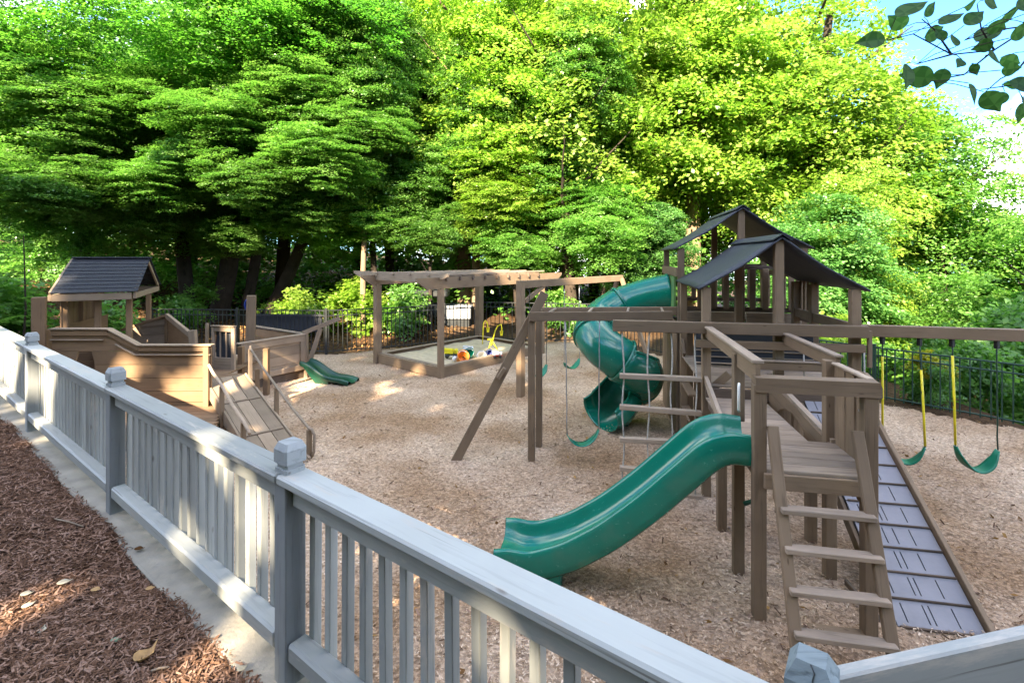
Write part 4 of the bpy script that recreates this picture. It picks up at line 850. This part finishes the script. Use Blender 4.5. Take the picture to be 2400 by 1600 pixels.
# things beyond the fence
g1 = thing('grill', (-3.2, 18.2, 0), 'black smoker grill with a lid beyond the fence behind the pergola', 'grill')
gc = V((-3.1, 18.2, .5)); board('grill_body', gc + V((-.5, 0, .35)), gc + V((.5, 0, .35)), .6, .5, M['black'], g1, bev=.08); board('canopy', gc + V((-.75, 0, .95)), gc + V((.75, 0, .95)), .9, .25, M['black'], g1, bev=.06)
for a in (-.45, .45):
    for b in (-.25, .25): post('leg', gc.x + a, gc.y + b, 0, .65, .06, M['black'], g1)
for a in (-.6, .6): post('canopy_post', gc.x + a, gc.y, 0, 1.35, .06, M['black'], g1)
g2 = thing('utility_cabinet', (-2.0, 18.6, 0), 'pale grey metal cabinet half hidden by the fence under the pergola', 'cabinet')
board('cabinet_body', V((-2.5, 18.6, .70)), V((-1.55, 18.6, .70)), .6, .46, M['grey_cab'], g2, bev=.03); board('cabinet_base', V((-2.45, 18.6, .2)), V((-1.6, 18.6, .2)), .5, .5, M['black'], g2); board('cabinet_lid', V((-2.55, 18.6, .95)), V((-1.5, 18.6, .95)), .68, .05, M['grey_cab'], g2, bev=.02)
# ------------------------------------------------------------------ foliage
def norm(a): return a / np.maximum(1e-6, np.linalg.norm(a, axis=1))[:, None]
def spray_leaves(centres, dirs, rad, nper, leaf, droop=.25, thick=.12, seed=0):
    "leaves set in flat drooping sprays round the given centres"
    g = np.random.default_rng(seed); m = len(centres); n = m * nper
    ci = np.repeat(np.arange(m), nper); r = np.sqrt(g.random(n)); a = g.random(n) * 2 * np.pi
    rd_ = rad[ci]; tilt = dirs[ci]
    x = np.cos(a) * r * rd_; y = np.sin(a) * r * rd_ * .75
    dr = (droop * g.uniform(.2, 2.6, m))[ci]; ux = norm(np.stack([tilt[:, 0], tilt[:, 1], -dr], 1)); uy = norm(np.stack([-tilt[:, 1], tilt[:, 0], np.zeros(n)], 1)); un = np.cross(ux, uy)
    z = g.normal(0, 1, n) * thick * rd_ - .18 * r ** 2 * rd_
    C_ = centres[ci] + ux * x[:, None] + uy * y[:, None] + un * z[:, None]
    nn = norm(un + g.normal(0, .38, (n, 3))); nn[nn[:, 2] < 0] *= -1
    ax = norm(np.cross(nn, g.normal(0, 1, (n, 3)))); ay = np.cross(nn, ax); L_ = leaf * g.uniform(.5, 1.4, n)
    rnd = np.clip(np.repeat(g.random(m), nper) * .6 + g.random(n) * .4, 0, 1)
    return C_, ax * (L_ * .5)[:, None], ay * (L_ * .36)[:, None], rnd
def crown_mesh(name, rx, ry, rz, nspray, nper, leaf, mat, srad=(.5, 1.2), seed=1, lobes=9, hollow=.55, flat_bottom=.0, droop=.25):
    g = np.random.default_rng(seed)
    lc = norm(g.normal(0, 1, (lobes, 3))) * g.uniform(.35, .62, (lobes, 1)); lr = g.uniform(.34, .55, lobes)
    P_ = []
    while len(P_) < nspray:
        k = g.integers(0, lobes); d = g.normal(0, 1, 3); d /= np.linalg.norm(d); rr = lr[k] * (hollow + (1 - hollow) * g.random() ** .5)
        p = lc[k] + d * rr
        if np.linalg.norm(p) > 1.05 or p[2] < -1 + flat_bottom: continue
        P_.append(p)
    P_ = np.array(P_); dirs = norm(np.stack([P_[:, 0], P_[:, 1], np.zeros(nspray)], 1) + g.normal(0, .3, (nspray, 3)))
    Cn = P_ * np.array([rx, ry, rz]); rad = g.uniform(srad[0], srad[1], nspray)
    C_, U_, S_, rn = spray_leaves(Cn, dirs, rad, nper, leaf, droop, .11, seed + 5)
    return quads(name, C_, U_, S_, mat, rnd=rn, obj=False)
CM = {}
def variants(key, mat, base, count, **k): CM[key] = [crown_mesh('crown_' + key, mat=mat, seed=base + i * 13, **k) for i in range(count)]
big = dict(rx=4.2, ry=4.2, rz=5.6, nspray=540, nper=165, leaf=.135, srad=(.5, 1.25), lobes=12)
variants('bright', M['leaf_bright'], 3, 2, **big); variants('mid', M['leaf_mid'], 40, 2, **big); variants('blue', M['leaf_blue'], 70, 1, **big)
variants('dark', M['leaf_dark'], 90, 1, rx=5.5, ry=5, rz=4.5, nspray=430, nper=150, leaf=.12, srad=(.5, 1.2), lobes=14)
variants('shrub', M['leaf_mid'], 120, 1, rx=1.3, ry=1.3, rz=1.1, nspray=90, nper=75, leaf=.10, srad=(.25, .5), lobes=7, droop=.4)
variants('shrub_bright', M['leaf_bright'], 150, 1, rx=1.3, ry=1.3, rz=1.1, nspray=90, nper=75, leaf=.10, srad=(.25, .5), lobes=7, droop=.4)
def trunk_mesh(h, r, lean, limbs, mat, seed):
    g = random.Random(seed); vs = []; fs = []
    def limb(p0, d, L_, r0, r1, seg=8, st=8, wob=1):
        base = len(vs); p = V(p0); d = V(d).normalized(); s = d.cross(V((.3, .9, .1))).normalized()
        for i in range(st + 1):
            f = i / st; q = d.cross(s).normalized(); s = q.cross(d).normalized(); rr = r0 + (r1 - r0) * f
            for k in range(seg):
                a = 2 * math.pi * k / seg; vs.append(p + (s * math.cos(a) + q * math.sin(a)) * rr * (1 + .10 * math.sin(a * 3 + i)))
            p = p + d * (L_ / st); d = (d + V((g.uniform(-.15, .15), g.uniform(-.15, .15), g.uniform(-.03, .09))) * wob).normalized()
        for i in range(st):
            for k in range(seg): fs.append((base + i * seg + k, base + i * seg + (k + 1) % seg, base + (i + 1) * seg + (k + 1) % seg, base + (i + 1) * seg + k))
    limb((0, 0, -.2), (lean, 0, 1), h, r, r * .35, 10, 12, .3)
    for i in range(limbs):
        a = g.random() * 6.28; z = h * g.uniform(.35, .85); limb((lean * z * .9, 0, z), (math.cos(a), math.sin(a), g.uniform(.5, 1.1)), h * g.uniform(.2, .38), r * .26, r * .05, 6, 6)
    limb((0, 0, -.2), (lean * .3, .1, .5), .5, r * 1.35, r * .95, 10, 2)
    me = pymesh([(v.z, v.x, v.y) for v in vs], fs, True); me.materials.append(mat); return me   # length along local X for the grain
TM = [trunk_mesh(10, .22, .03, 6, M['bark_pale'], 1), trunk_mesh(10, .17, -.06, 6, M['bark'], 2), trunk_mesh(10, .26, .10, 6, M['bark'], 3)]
ROTX = Matrix(((0, 1, 0, 0), (0, 0, 1, 0), (1, 0, 0, 0), (0, 0, 0, 1)))
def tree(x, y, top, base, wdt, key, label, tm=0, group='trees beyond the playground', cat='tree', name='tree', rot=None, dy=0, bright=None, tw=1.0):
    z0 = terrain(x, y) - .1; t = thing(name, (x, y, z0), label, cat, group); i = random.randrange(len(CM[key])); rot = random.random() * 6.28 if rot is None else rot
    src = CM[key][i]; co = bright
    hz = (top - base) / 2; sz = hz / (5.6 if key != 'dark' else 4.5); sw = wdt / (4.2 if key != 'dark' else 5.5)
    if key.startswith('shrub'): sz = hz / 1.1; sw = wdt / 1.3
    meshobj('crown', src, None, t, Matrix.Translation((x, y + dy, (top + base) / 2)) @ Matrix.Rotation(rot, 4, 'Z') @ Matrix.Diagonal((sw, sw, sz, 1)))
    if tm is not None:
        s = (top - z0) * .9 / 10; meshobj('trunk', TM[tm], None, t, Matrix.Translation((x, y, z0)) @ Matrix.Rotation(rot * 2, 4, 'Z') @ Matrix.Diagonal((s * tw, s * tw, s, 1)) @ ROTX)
    return t
# the trees one can tell apart, front row first: x, y, top, crown bottom, half width, kind, trunk, label
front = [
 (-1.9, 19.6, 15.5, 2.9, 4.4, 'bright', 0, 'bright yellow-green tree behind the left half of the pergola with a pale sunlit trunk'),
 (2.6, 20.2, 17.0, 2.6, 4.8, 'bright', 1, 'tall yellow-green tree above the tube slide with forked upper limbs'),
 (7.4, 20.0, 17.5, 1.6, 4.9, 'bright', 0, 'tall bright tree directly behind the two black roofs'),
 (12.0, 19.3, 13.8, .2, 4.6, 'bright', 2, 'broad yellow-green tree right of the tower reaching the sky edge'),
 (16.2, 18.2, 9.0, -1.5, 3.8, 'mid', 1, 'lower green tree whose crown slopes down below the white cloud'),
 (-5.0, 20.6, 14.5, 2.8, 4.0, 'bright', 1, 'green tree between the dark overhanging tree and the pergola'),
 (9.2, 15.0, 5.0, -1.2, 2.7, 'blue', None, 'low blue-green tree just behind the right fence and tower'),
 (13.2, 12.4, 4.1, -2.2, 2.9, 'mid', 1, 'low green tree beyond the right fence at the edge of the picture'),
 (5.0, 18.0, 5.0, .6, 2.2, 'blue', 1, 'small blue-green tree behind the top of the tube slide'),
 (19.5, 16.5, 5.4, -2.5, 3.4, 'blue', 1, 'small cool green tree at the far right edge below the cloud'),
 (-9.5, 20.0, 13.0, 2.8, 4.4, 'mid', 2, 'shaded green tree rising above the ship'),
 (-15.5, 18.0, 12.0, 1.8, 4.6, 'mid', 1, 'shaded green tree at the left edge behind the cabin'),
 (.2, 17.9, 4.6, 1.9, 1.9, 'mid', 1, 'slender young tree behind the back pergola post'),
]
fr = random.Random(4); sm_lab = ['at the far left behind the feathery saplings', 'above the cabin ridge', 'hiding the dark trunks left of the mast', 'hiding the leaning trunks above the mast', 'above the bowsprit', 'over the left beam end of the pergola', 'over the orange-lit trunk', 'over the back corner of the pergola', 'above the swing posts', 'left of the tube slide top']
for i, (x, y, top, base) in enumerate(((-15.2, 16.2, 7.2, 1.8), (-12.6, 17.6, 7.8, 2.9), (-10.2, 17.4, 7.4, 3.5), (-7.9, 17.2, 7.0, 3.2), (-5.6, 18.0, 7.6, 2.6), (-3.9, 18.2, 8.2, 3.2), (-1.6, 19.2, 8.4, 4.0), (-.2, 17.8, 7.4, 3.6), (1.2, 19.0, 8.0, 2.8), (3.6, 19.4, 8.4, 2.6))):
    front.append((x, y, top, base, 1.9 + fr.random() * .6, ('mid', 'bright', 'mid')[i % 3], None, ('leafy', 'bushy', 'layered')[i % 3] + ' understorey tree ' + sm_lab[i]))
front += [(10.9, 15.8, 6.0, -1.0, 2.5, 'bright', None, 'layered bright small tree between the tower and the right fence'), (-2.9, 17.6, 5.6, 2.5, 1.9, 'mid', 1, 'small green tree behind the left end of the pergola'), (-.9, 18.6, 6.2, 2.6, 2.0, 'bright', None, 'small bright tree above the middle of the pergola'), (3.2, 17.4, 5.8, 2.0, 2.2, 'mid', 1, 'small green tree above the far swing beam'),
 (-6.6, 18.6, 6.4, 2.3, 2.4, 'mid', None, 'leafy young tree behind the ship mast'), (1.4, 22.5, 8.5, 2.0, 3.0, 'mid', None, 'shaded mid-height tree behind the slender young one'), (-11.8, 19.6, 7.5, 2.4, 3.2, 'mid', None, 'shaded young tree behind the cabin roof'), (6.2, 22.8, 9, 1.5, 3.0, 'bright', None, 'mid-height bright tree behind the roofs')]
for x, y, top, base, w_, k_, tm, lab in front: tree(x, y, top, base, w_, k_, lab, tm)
labs = ['bright tree of the second row with its trunk lit orange, seen above the pergola', 'second-row tree filling the gap above the swing beam', 'second-row tree between the tower roofs and the sky edge',
        'second-row tree behind the dark canopy at upper left', 'second-row tree high at the left corner', 'second-row tree between the pergola and the ship mast', 'second-row tree far right, low against the sky', 'second-row tree above the left swing post']
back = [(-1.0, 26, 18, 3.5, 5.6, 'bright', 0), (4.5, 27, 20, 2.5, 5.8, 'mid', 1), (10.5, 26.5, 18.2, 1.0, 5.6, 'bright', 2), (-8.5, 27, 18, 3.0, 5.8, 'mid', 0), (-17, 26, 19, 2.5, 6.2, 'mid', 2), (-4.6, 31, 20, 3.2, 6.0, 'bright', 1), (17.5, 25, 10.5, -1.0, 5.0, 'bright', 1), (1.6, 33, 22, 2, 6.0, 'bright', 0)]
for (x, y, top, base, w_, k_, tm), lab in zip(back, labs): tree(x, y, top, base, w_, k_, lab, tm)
# extra bare trunks seen under the crowns
for i, (px, Y, r, tmi, lab) in enumerate([(1115, 19.0, .9, 0, 'thick pale trunk lit orange above the back beam of the pergola'), (884, 18.4, .8, 1, 'trunk standing just behind the left pergola post'), (1346, 17.9, 1.0, 2, 'dark red-brown trunk right of the left swing beam'), (1070, 21, .6, 0, 'thin pale trunk beside the thick orange-lit one'), (850, 17.2, .5, 0, 'short sunlit stem left of the pergola post'), (1300, 24, .5, 1, 'thin dark trunk above the far swing')]):
    x = (px - CX) / F * Y; t = thing('tree', (x, Y, 0), lab, 'tree', 'slim trees behind the fence'); s = 1.1
    meshobj('trunk', TM[tmi], None, t, Matrix.Translation((x, Y, -.2)) @ Matrix.Rotation(i * 1.3, 4, 'Z') @ Matrix.Diagonal((r, r, s, 1)) @ ROTX)
    meshobj('crown', CM['mid'][i % 2], None, t, Matrix.Translation((x, Y, 9.3)) @ Matrix.Rotation(i, 4, 'Z') @ Matrix.Diagonal((.55, .55, .55, 1)))
# dark overhanging tree at the left
dt = thing('tree', (-10.2, 15.6, 0), 'dark spreading tree overhanging the ship with several black leaning trunks', 'tree')
for k, (dx, ln, s) in enumerate(((0, 0, 1.3), (.9, 1, 1.1), (1.9, 2, 1.0), (2.6, 2.6, .8))):
    meshobj('trunk', TM[2 if k % 2 else 1], None, dt, Matrix.Translation((-12.0 + dx * .95, 18.3 + .2 * k, .3)) @ Matrix.Rotation(R((-4, 3, 12, 20)[k]), 4, 'Y') @ Matrix.Diagonal((s * 1.3, s * 1.3, .9, 1)) @ ROTX)
dk = CM['dark'][0]
for k, (x, y, z, s, rz) in enumerate(((-10.5, 16.8, 10.6, .92, 0), (-7.0, 16.4, 10.4, .70, 2), (-15.2, 16.0, 9.6, .80, 4), (-9.4, 18.4, 7.0, .60, 1), (-5.6, 16.6, 11.6, .55, 5))):
    meshobj('crown', dk, None, dt, Matrix.Translation((x, y, z)) @ Matrix.Rotation(rz, 4, 'Z') @ Matrix.Diagonal((s, s, s * .8, 1)))
for k, (x, y, z, s) in enumerate(((-12.8, 13.8, 5.0, .50), (-10.4, 15.0, 5.3, .46), (-8.0, 15.2, 5.4, .46), (-6.0, 15.4, 5.8, .44), (-4.9, 16.2, 7.2, .46), (-9.0, 15.8, 7.4, .55), (-13.6, 14.8, 7.6, .6), (-6.8, 16.2, 7.9, .5), (-15.4, 14.6, 5.2, .5), (-11.4, 16.4, 8.0, .5), (-7.0, 16.4, 4.4, .36), (-11.8, 15.8, 4.2, .36), (-9.4, 16.8, 3.6, .34), (-4.9, 17.4, 4.2, .34))):
    meshobj('low_bough', CM['mid'][k % 2], None, dt, Matrix.Translation((x, y, z)) @ Matrix.Rotation(k * 1.7, 4, 'Z') @ Matrix.Diagonal((s, s, s * .5, 1)))
# shrubs and ferns beyond the fence
shr = [(-12.6, 11.8, 2.9, 1.7, 'shrub', 'dense green shrub at the left edge behind the stern post'), (-10.6, 12.6, 1.9, 1.3, 'shrub', 'green shrub seen under the cabin roof'), (-7.5, 17.0, 2.1, 1.5, 'shrub_bright', 'bright shrub left of the ship mast beyond the fence'), (-5.3, 17.4, 2.5, 1.8, 'shrub_bright', 'large sunlit yellow-green shrub right of the mast'),
       (-3.7, 16.9, 2.0, 1.3, 'shrub', 'green shrub above the bowsprit'), (-11.2, 16.9, 1.9, 1.3, 'shrub', 'shaded shrub between the cabin posts'), (1.8, 18.1, 2.0, 1.3, 'shrub', 'shrub behind the far swings'), (9.1, 9.9, 1.5, 1.1, 'shrub', 'leafy shrub pressing on the right fence'), (10.6, 8.9, 1.1, 1.4, 'shrub', 'wide shrub behind the fence at the right edge'), (11.6, 10.8, 2.0, 1.8, 'shrub', 'tall shrub behind the right-hand swing'), (7.6, 12.0, 1.7, 1.2, 'shrub_bright', 'bright shrub beside the tower post beyond the fence'), (-14.6, 11.0, 2.0, 1.6, 'shrub', 'shaded shrub at the very left edge behind the railing')]
for x, y, top, w_, k_, lab in shr: tree(x, y, top, terrain(x, y) - .2, w_, k_, lab, None, 'shrubs beyond the fence', 'shrub', 'shrub')
yb = CM['shrub_bright'][0].copy(); yb.materials.clear(); yb.materials.append(M['leaf_yellow'])
t = thing('shrub', (7.95, 9.25, 0), 'yellow-tipped round bush at the fence between the yellow swings', 'shrub', 'shrubs beyond the fence')
meshobj('crown', yb, None, t, Matrix.Translation((7.95, 9.35, .80)) @ Matrix.Diagonal((.36, .36, .28, 1))); meshobj('lower_leaves', CM['shrub'][0], None, t, Matrix.Translation((7.95, 9.3, .38)) @ Matrix.Diagonal((.42, .4, .45, 1)))
def fern(x, y, h, label):
    t = thing('sapling', (x, y, terrain(x, y)), label, 'sapling', 'feathery saplings'); tube('stem', [(x, y, terrain(x, y)), (x + .1, y, h * .5), (x + .05, y, h)], .03, M['bark'], t, 6, r_end=.01)
    Cs = []; Us = []; Ws = []
    for k in range(16):
        f = k / 15; a = k * 2.4; d = np.array([math.cos(a), math.sin(a), .25]); p0 = np.array([x + .08, y, h * (.35 + .65 * f)]); L_ = .55 * (1.2 - f * .7)
        for j in range(16):
            q = p0 + d * L_ * j / 15 - np.array([0, 0, .35 * (j / 15) ** 2 * L_])
            for s in (-1, 1):
                sd2 = np.array([-d[1], d[0], 0.1]) * s; Cs.append(q + sd2 * .06); Us.append(sd2 * .065); Ws.append(d * .02)
    quads('leaves', np.array(Cs), np.array(Us), np.array(Ws), M['leaf_mid'], t, kind=None)
fern(-11.2, 11.2, 3.3, 'feathery sapling left of the cabin roof'); fern(-12.1, 11.4, 2.9, 'feathery sapling at the left edge of the picture')
# far wood closing the view and leaf litter on the bank
n = 120; g = np.random.default_rng(5)
def wood_mass(name, n, fx, leaf, mat, rad, nper, seed):
    P_ = np.array([fx() for _ in range(n)]); d = norm(g.normal(0, 1, (n, 3)) * np.array([1, 1, .1])); C_, U_, S_, rn = spray_leaves(P_, d, np.full(n, rad) * g.uniform(.7, 1.3, n), nper, leaf, .2, .2, seed)
    return tag(quads(name, C_, U_, S_, mat, rnd=rn), kind='stuff')
wood_mass('far_woodland', 1500, lambda: (random.uniform(-52, 20), random.uniform(36, 44), random.uniform(-1, 20)), .42, M['leaf_mid'], 2.3, 75, 8)
wood_mass('far_woodland', 800, lambda: ((lambda x: (x, random.uniform(26, 34), random.uniform(-4, max(-2, 12 - (x - 14) * .75))))(random.uniform(14, 40))), .27, M['leaf_mid'], 1.9, 95, 9)
wood_mass('undergrowth', 900, lambda: (random.uniform(-30, 8), random.uniform(19, 27), random.uniform(.2, 5.5)), .20, M['leaf_mid'], 1.0, 95, 10)
wood_mass('undergrowth', 330, lambda: (lambda y: (random.uniform(9.4, 22), y, random.uniform(-3, .5)))(random.uniform(5.5, 18)), .16, M['leaf_mid'], .9, 85, 12)
C, U, S = scatter(9000, lambda x, y: x < -2, lambda x, y: terrain(x, y) - .02, 14.8, 24, -20, -2, .03, .07, .5, 1.0, .6)
tag(quads('leaf_litter', C, U, S, M['litter']), kind='stuff')
# ------------------------------------------------------------------ unseen leaf screen added behind the viewer on the sun's side to shade the playground
side = V((-SUN_DIR.y, SUN_DIR.x, 0)); Dm, Hm = 15.0, 20.4
def sun_proj(p):  # where a point's shadow line crosses the plane through the origin square to the sun
    return p.dot(side), p.z - p.dot(SUN_DIR) * math.tan(R(SUN_EL))
holes = []
def hole(target, r): a, b = sun_proj(V(target)); holes.append((a, b, r))  # gap cut in the added leaf screen so a sun dapple lands on target
hr = random.Random(21)
for k in range(30): hole((hr.uniform(-6.8, -4.7), 8.1, hr.uniform(.1, 1.05)), hr.uniform(.02, .15))
for k in range(16): hole((hr.uniform(-6.4, -3.6), hr.uniform(6.6, 7.8), 0), hr.uniform(.02, .12))
for k in range(12): hole((-8.0 + hr.uniform(-.3, .3), 8.6 + hr.uniform(-.3, .5), hr.uniform(1.4, 2.6)), hr.uniform(.02, .10))
for t, z, r in ((-5.6, 1.86, .2), (-6.1, 1.5, .17), (-5.9, 1.8, .13), (-4.6, 1.5, .1), (-3.9, 1.0, .1), (-4.6, .95, .13), (-3.2, .95, .1), (-1.4, 1.1, .13), (-1.2, 1.4, .10), (-1.0, 1.15, .07), (-.5, .96, .09), (-.15, .97, .08), (-2.0, 1.86, .12), (-6.8, 1.7, .1), (-7.5, 1.5, .1), (-6.6, 1.2, .14)): hole(fence_pt(t, .1, z), r * .34)
for k in range(26): hole((hr.uniform(-4.6, .5), hr.uniform(9, 14.5), 0), hr.uniform(.02, .12))
for k in range(8): hole((hr.uniform(-1.8, 1.8), hr.uniform(3.6, 8), 0), hr.uniform(.0, .05))
for k in range(10): hole((hr.uniform(-2.6, -.6), hr.uniform(1.6, 3.6), BED), hr.uniform(.0, .04))
hole((-5.3, 17.4, 1.7), 1.1); hole((-7.5, 17, 1.3), .6); hole((-3.9, 17, 1.8), .7); hole((-8.6, 19, 1.5), .4); hole((-4.8, 8.7, .9), .2); hole((-4.95, 9.9, .7), .25); hole((-5.3, 10.3, .9), .15); hole((.2, 9.75, .7), .13)
for k in range(60): hole((hr.uniform(-17, -4), hr.uniform(12, 18), hr.uniform(1.5, 8.5)), hr.uniform(.1, .7))
hole((.38, 7.2, .4), .06)
NW = 82000; g = np.random.default_rng(33)
a = g.uniform(-30, 34, NW); d = g.uniform(0, 3.2, NW); h = Hm * np.power(g.random(NW), .85)
topv = Hm + 1.0 * np.sin(a * .9) + .7 * np.sin(a * 2.3 + 1) + 4.5 / (1 + np.exp((a + 11.8) * 2.5)); h = h / Hm * topv
Pw = np.outer(a, np.array(side)) + np.outer(d + Dm, np.array(SUN_DIR)); Pw[:, 2] = h
pa = Pw @ np.array(side); pb = Pw[:, 2] - (Pw @ np.array(SUN_DIR)) * math.tan(R(SUN_EL))
keep = np.ones(NW, bool)
for (ha, hb, r_) in holes: keep &= ((pa - ha) ** 2 + ((pb - hb) * math.cos(R(SUN_EL))) ** 2) > (r_ + .17) ** 2
lo = (pa < -10.8) & (pb > 10.4) & (pb < 23)      # leaf screen thinned on that side, so the sun reaches the low boughs in patches
thin = np.array([noise.noise(V((float(q) * .55, float(r_) * .75, 4.2))) > (-.12 if r_ < 16.5 else .10) for q, r_ in zip(pa[lo], pb[lo])], bool); kk = keep[lo]; kk[thin] = False; keep[lo] = kk
Pw = Pw[keep]; m_ = len(Pw); nn = norm(np.array(to_sun) + g.normal(0, .5, (m_, 3))); ax = norm(np.cross(nn, g.normal(0, 1, (m_, 3)))); ay = np.cross(nn, ax)
L_ = g.uniform(.20, .26, m_)
tag(quads('shade_leaf_screen', Pw, ax * L_[:, None], ay * (L_ * .9)[:, None], M['leaf_dark'], shape='rect'), kind='stuff')
# ------------------------------------------------------------------ near branch at the upper right
nb = thing('branch', atY(2380, 110, 1.7), 'drooping leafy branch close to the viewer at the upper right corner', 'branch')
outline = [(0, 0), (.10, .22), (.28, .36), (.5, .38), (.70, .27), (.88, .09), (1.12, 0), (.88, -.09), (.70, -.27), (.5, -.38), (.28, -.36), (.10, -.22)]
lv = [(x, y, .06 * abs(y) * 3 - .10 * x * x) for x, y in outline] + [(.3, 0, -.02), (.65, 0, -.05)]
lf = [(0, 1, 12), (1, 2, 12), (2, 3, 13, 12), (3, 4, 13), (4, 5, 13), (5, 6, 13), (6, 7, 13), (7, 8, 13), (8, 9, 13), (9, 10, 12, 13), (10, 11, 12), (11, 0, 12)]
lme = pymesh(lv, lf, True); at_ = lme.attributes.new('rnd', 'FLOAT', 'FACE'); at_.data.foreach_set('value', [random.random() for _ in lme.polygons]); lme.materials.append(M['leaf_near'])
bases = []
leaves = [(2085, 42, 85, 20), (2110, 62, 60, 150), (2062, 92, 70, 175), (2110, 150, 75, 255), (2150, 90, 60, 30), (2185, 60, 62, 10), (2200, 160, 55, 250), (2175, 185, 80, 170), (2255, 195, 60, 290), (2240, 140, 40, 230), (2270, 100, 75, 20), (2245, 60, 60, 35), (2300, 60, 55, 350), (2330, 45, 62, 30), (2365, 20, 60, 20), (2300, 130, 60, 0), (2330, 135, 50, 345), (2290, 215, 70, 310), (2350, 190, 75, 320), (2372, 215, 65, 250), (2330, 165, 50, 10), (2385, 150, 60, 30), (2392, 80, 60, 60), (2350, 90, 60, 40), (2315, 100, 50, 200), (2380, 240, 55, 280), (2225, 110, 45, 80), (2200, 95, 40, 120), (2290, 2, 55, 350), (2270, 6, 45, 190), (2262, 150, 35, 300), (2390, 190, 50, 200), (2395, 30, 60, 330), (2340, 215, 45, 240), (2150, 40, 45, 60)]
for i, (px, py, s, a) in enumerate(leaves):
    Y = 1.62 + .3 * math.sin(i * 2.1) * .6; p = atY(px + 15, py, Y); bases.append(p); sz = .86 * s / F * Y
    e = Matrix.Rotation(R(-a), 4, 'Y') @ Matrix.Rotation(R(90 + random.uniform(-50, 50)), 4, 'X') @ Matrix.Rotation(R(random.uniform(-30, 20)), 4, 'Y')
    lo_ = meshobj('leaf', lme, None, nb, Matrix.Translation(p) @ e @ Matrix.Scale(sz, 4)); sub_ = lo_.modifiers.new('s', 'SUBSURF'); sub_.levels = sub_.render_levels = 2
tw = [[(2420, 60), (2330, 118), (2230, 128), (2140, 80), (2080, 95)], [(2330, 118), (2260, 175), (2180, 190)], [(2420, 60), (2340, 70), (2260, 95)], [(2230, 128), (2150, 150)], [(2420, 180), (2370, 200), (2300, 210)]]
tw += [[(2330, 118), (2300, 70), (2290, 10)], [(2420, 120), (2385, 165), (2345, 185), (2310, 215)], [(2230, 128), (2190, 70), (2160, 45)]]
tpts = [atY(x0 + (x1 - x0) * f, y0 + (y1 - y0) * f, 1.66) for q in tw for (x0, y0), (x1, y1) in zip(q[:-1], q[1:]) for f in (0, .33, .66, 1)]
for i, (px, py, s, a) in enumerate(leaves):
    p = bases[i]; q = min(tpts, key=lambda t: (t - p).length); tube('petiole', [p, p * .5 + q * .5 + Z * .006, q], .0013, M['bark'], nb, 4)
for q in tw: tube('twig', [atY(x, y, 1.66) for x, y in q], .0035, M['bark'], nb, 5, r_end=.0015)
tube('twig', [atY(2420, 60, 1.66), atY(2700, -60, 1.8), atY(3200, -300, 2.3)], .006, M['bark'], nb, 6, r_end=.02)
# ------------------------------------------------------------------ fallen leaves on the bark and kerb
def fallen(px, py, sz, a, mat, label, z=None, curl=.25):
    p = at(px, py, BED + .06 if z is None else z); me = pymesh([(x * sz - sz / 2, y * sz, (y * y * 1.4 + (x - .5) ** 2 * .8) * sz * curl * 2) for x, y in outline] + [(.3 * sz - sz / 2, 0, 0), (.65 * sz - sz / 2, 0, 0)], lf, True)
    o = meshobj('fallen_leaf', me, mat, None, Matrix.Translation(p + Z * .008) @ Matrix.Rotation(a, 4, 'Z')); tag(o, label, 'leaf', 'fallen leaves'); s = o.modifiers.new('s', 'SOLIDIFY'); s.thickness = .002
fallen(340, 1548, .10, 1.3, M['fallen_tan'], 'large curled tan leaf lying on the dark bark near the bottom edge', curl=.8)
fallen(62, 1395, .055, .3, M['fallen_pale'], 'flat pale grey leaf at the left of the bark bed'); fallen(66, 1422, .055, 1.0, M['fallen_pale'], 'crumpled pale leaf just below the flat grey one')
fallen(150, 1368, .065, .5, M['fallen_pale'], 'pale leaf with a long stem in the middle of the bark'); fallen(225, 1385, .05, 0, M['fallen_tan'], 'small tan leaf right of the stemmed one')
fallen(270, 1505, .045, .2, M['fallen_green'], 'small green leaf above the large curled one'); fallen(98, 1480, .05, 1.9, M['fallen_pale'], 'small pale leaf low at the left')
fallen(352, 1382, .045, .4, M['fallen_tan'], 'tan leaf close to the kerb'); fallen(326, 1289, .055, .1, M['litter'], 'dark brown leaf lying on the concrete kerb', BED + .05); fallen(568, 1570, .045, .8, M['fallen_pale'], 'pale leaf at the foot of the railing near the bottom edge')
for i, (x0, y0, x1, y1, lab) in enumerate(((128, 1215, 195, 1233, 'thin pale twig lying on the bark'), (355, 1571, 395, 1562, 'short pale twig right of the curled leaf'))):
    o = tube('twig', [at(x0, y0, BED + .075), at((x0 + x1) / 2, (y0 + y1) / 2 - 2, BED + .085), at(x1, y1, BED + .075)], .005, M['wood_pale'], None, 5); tag(o, lab, 'twig', 'twigs on the bark')
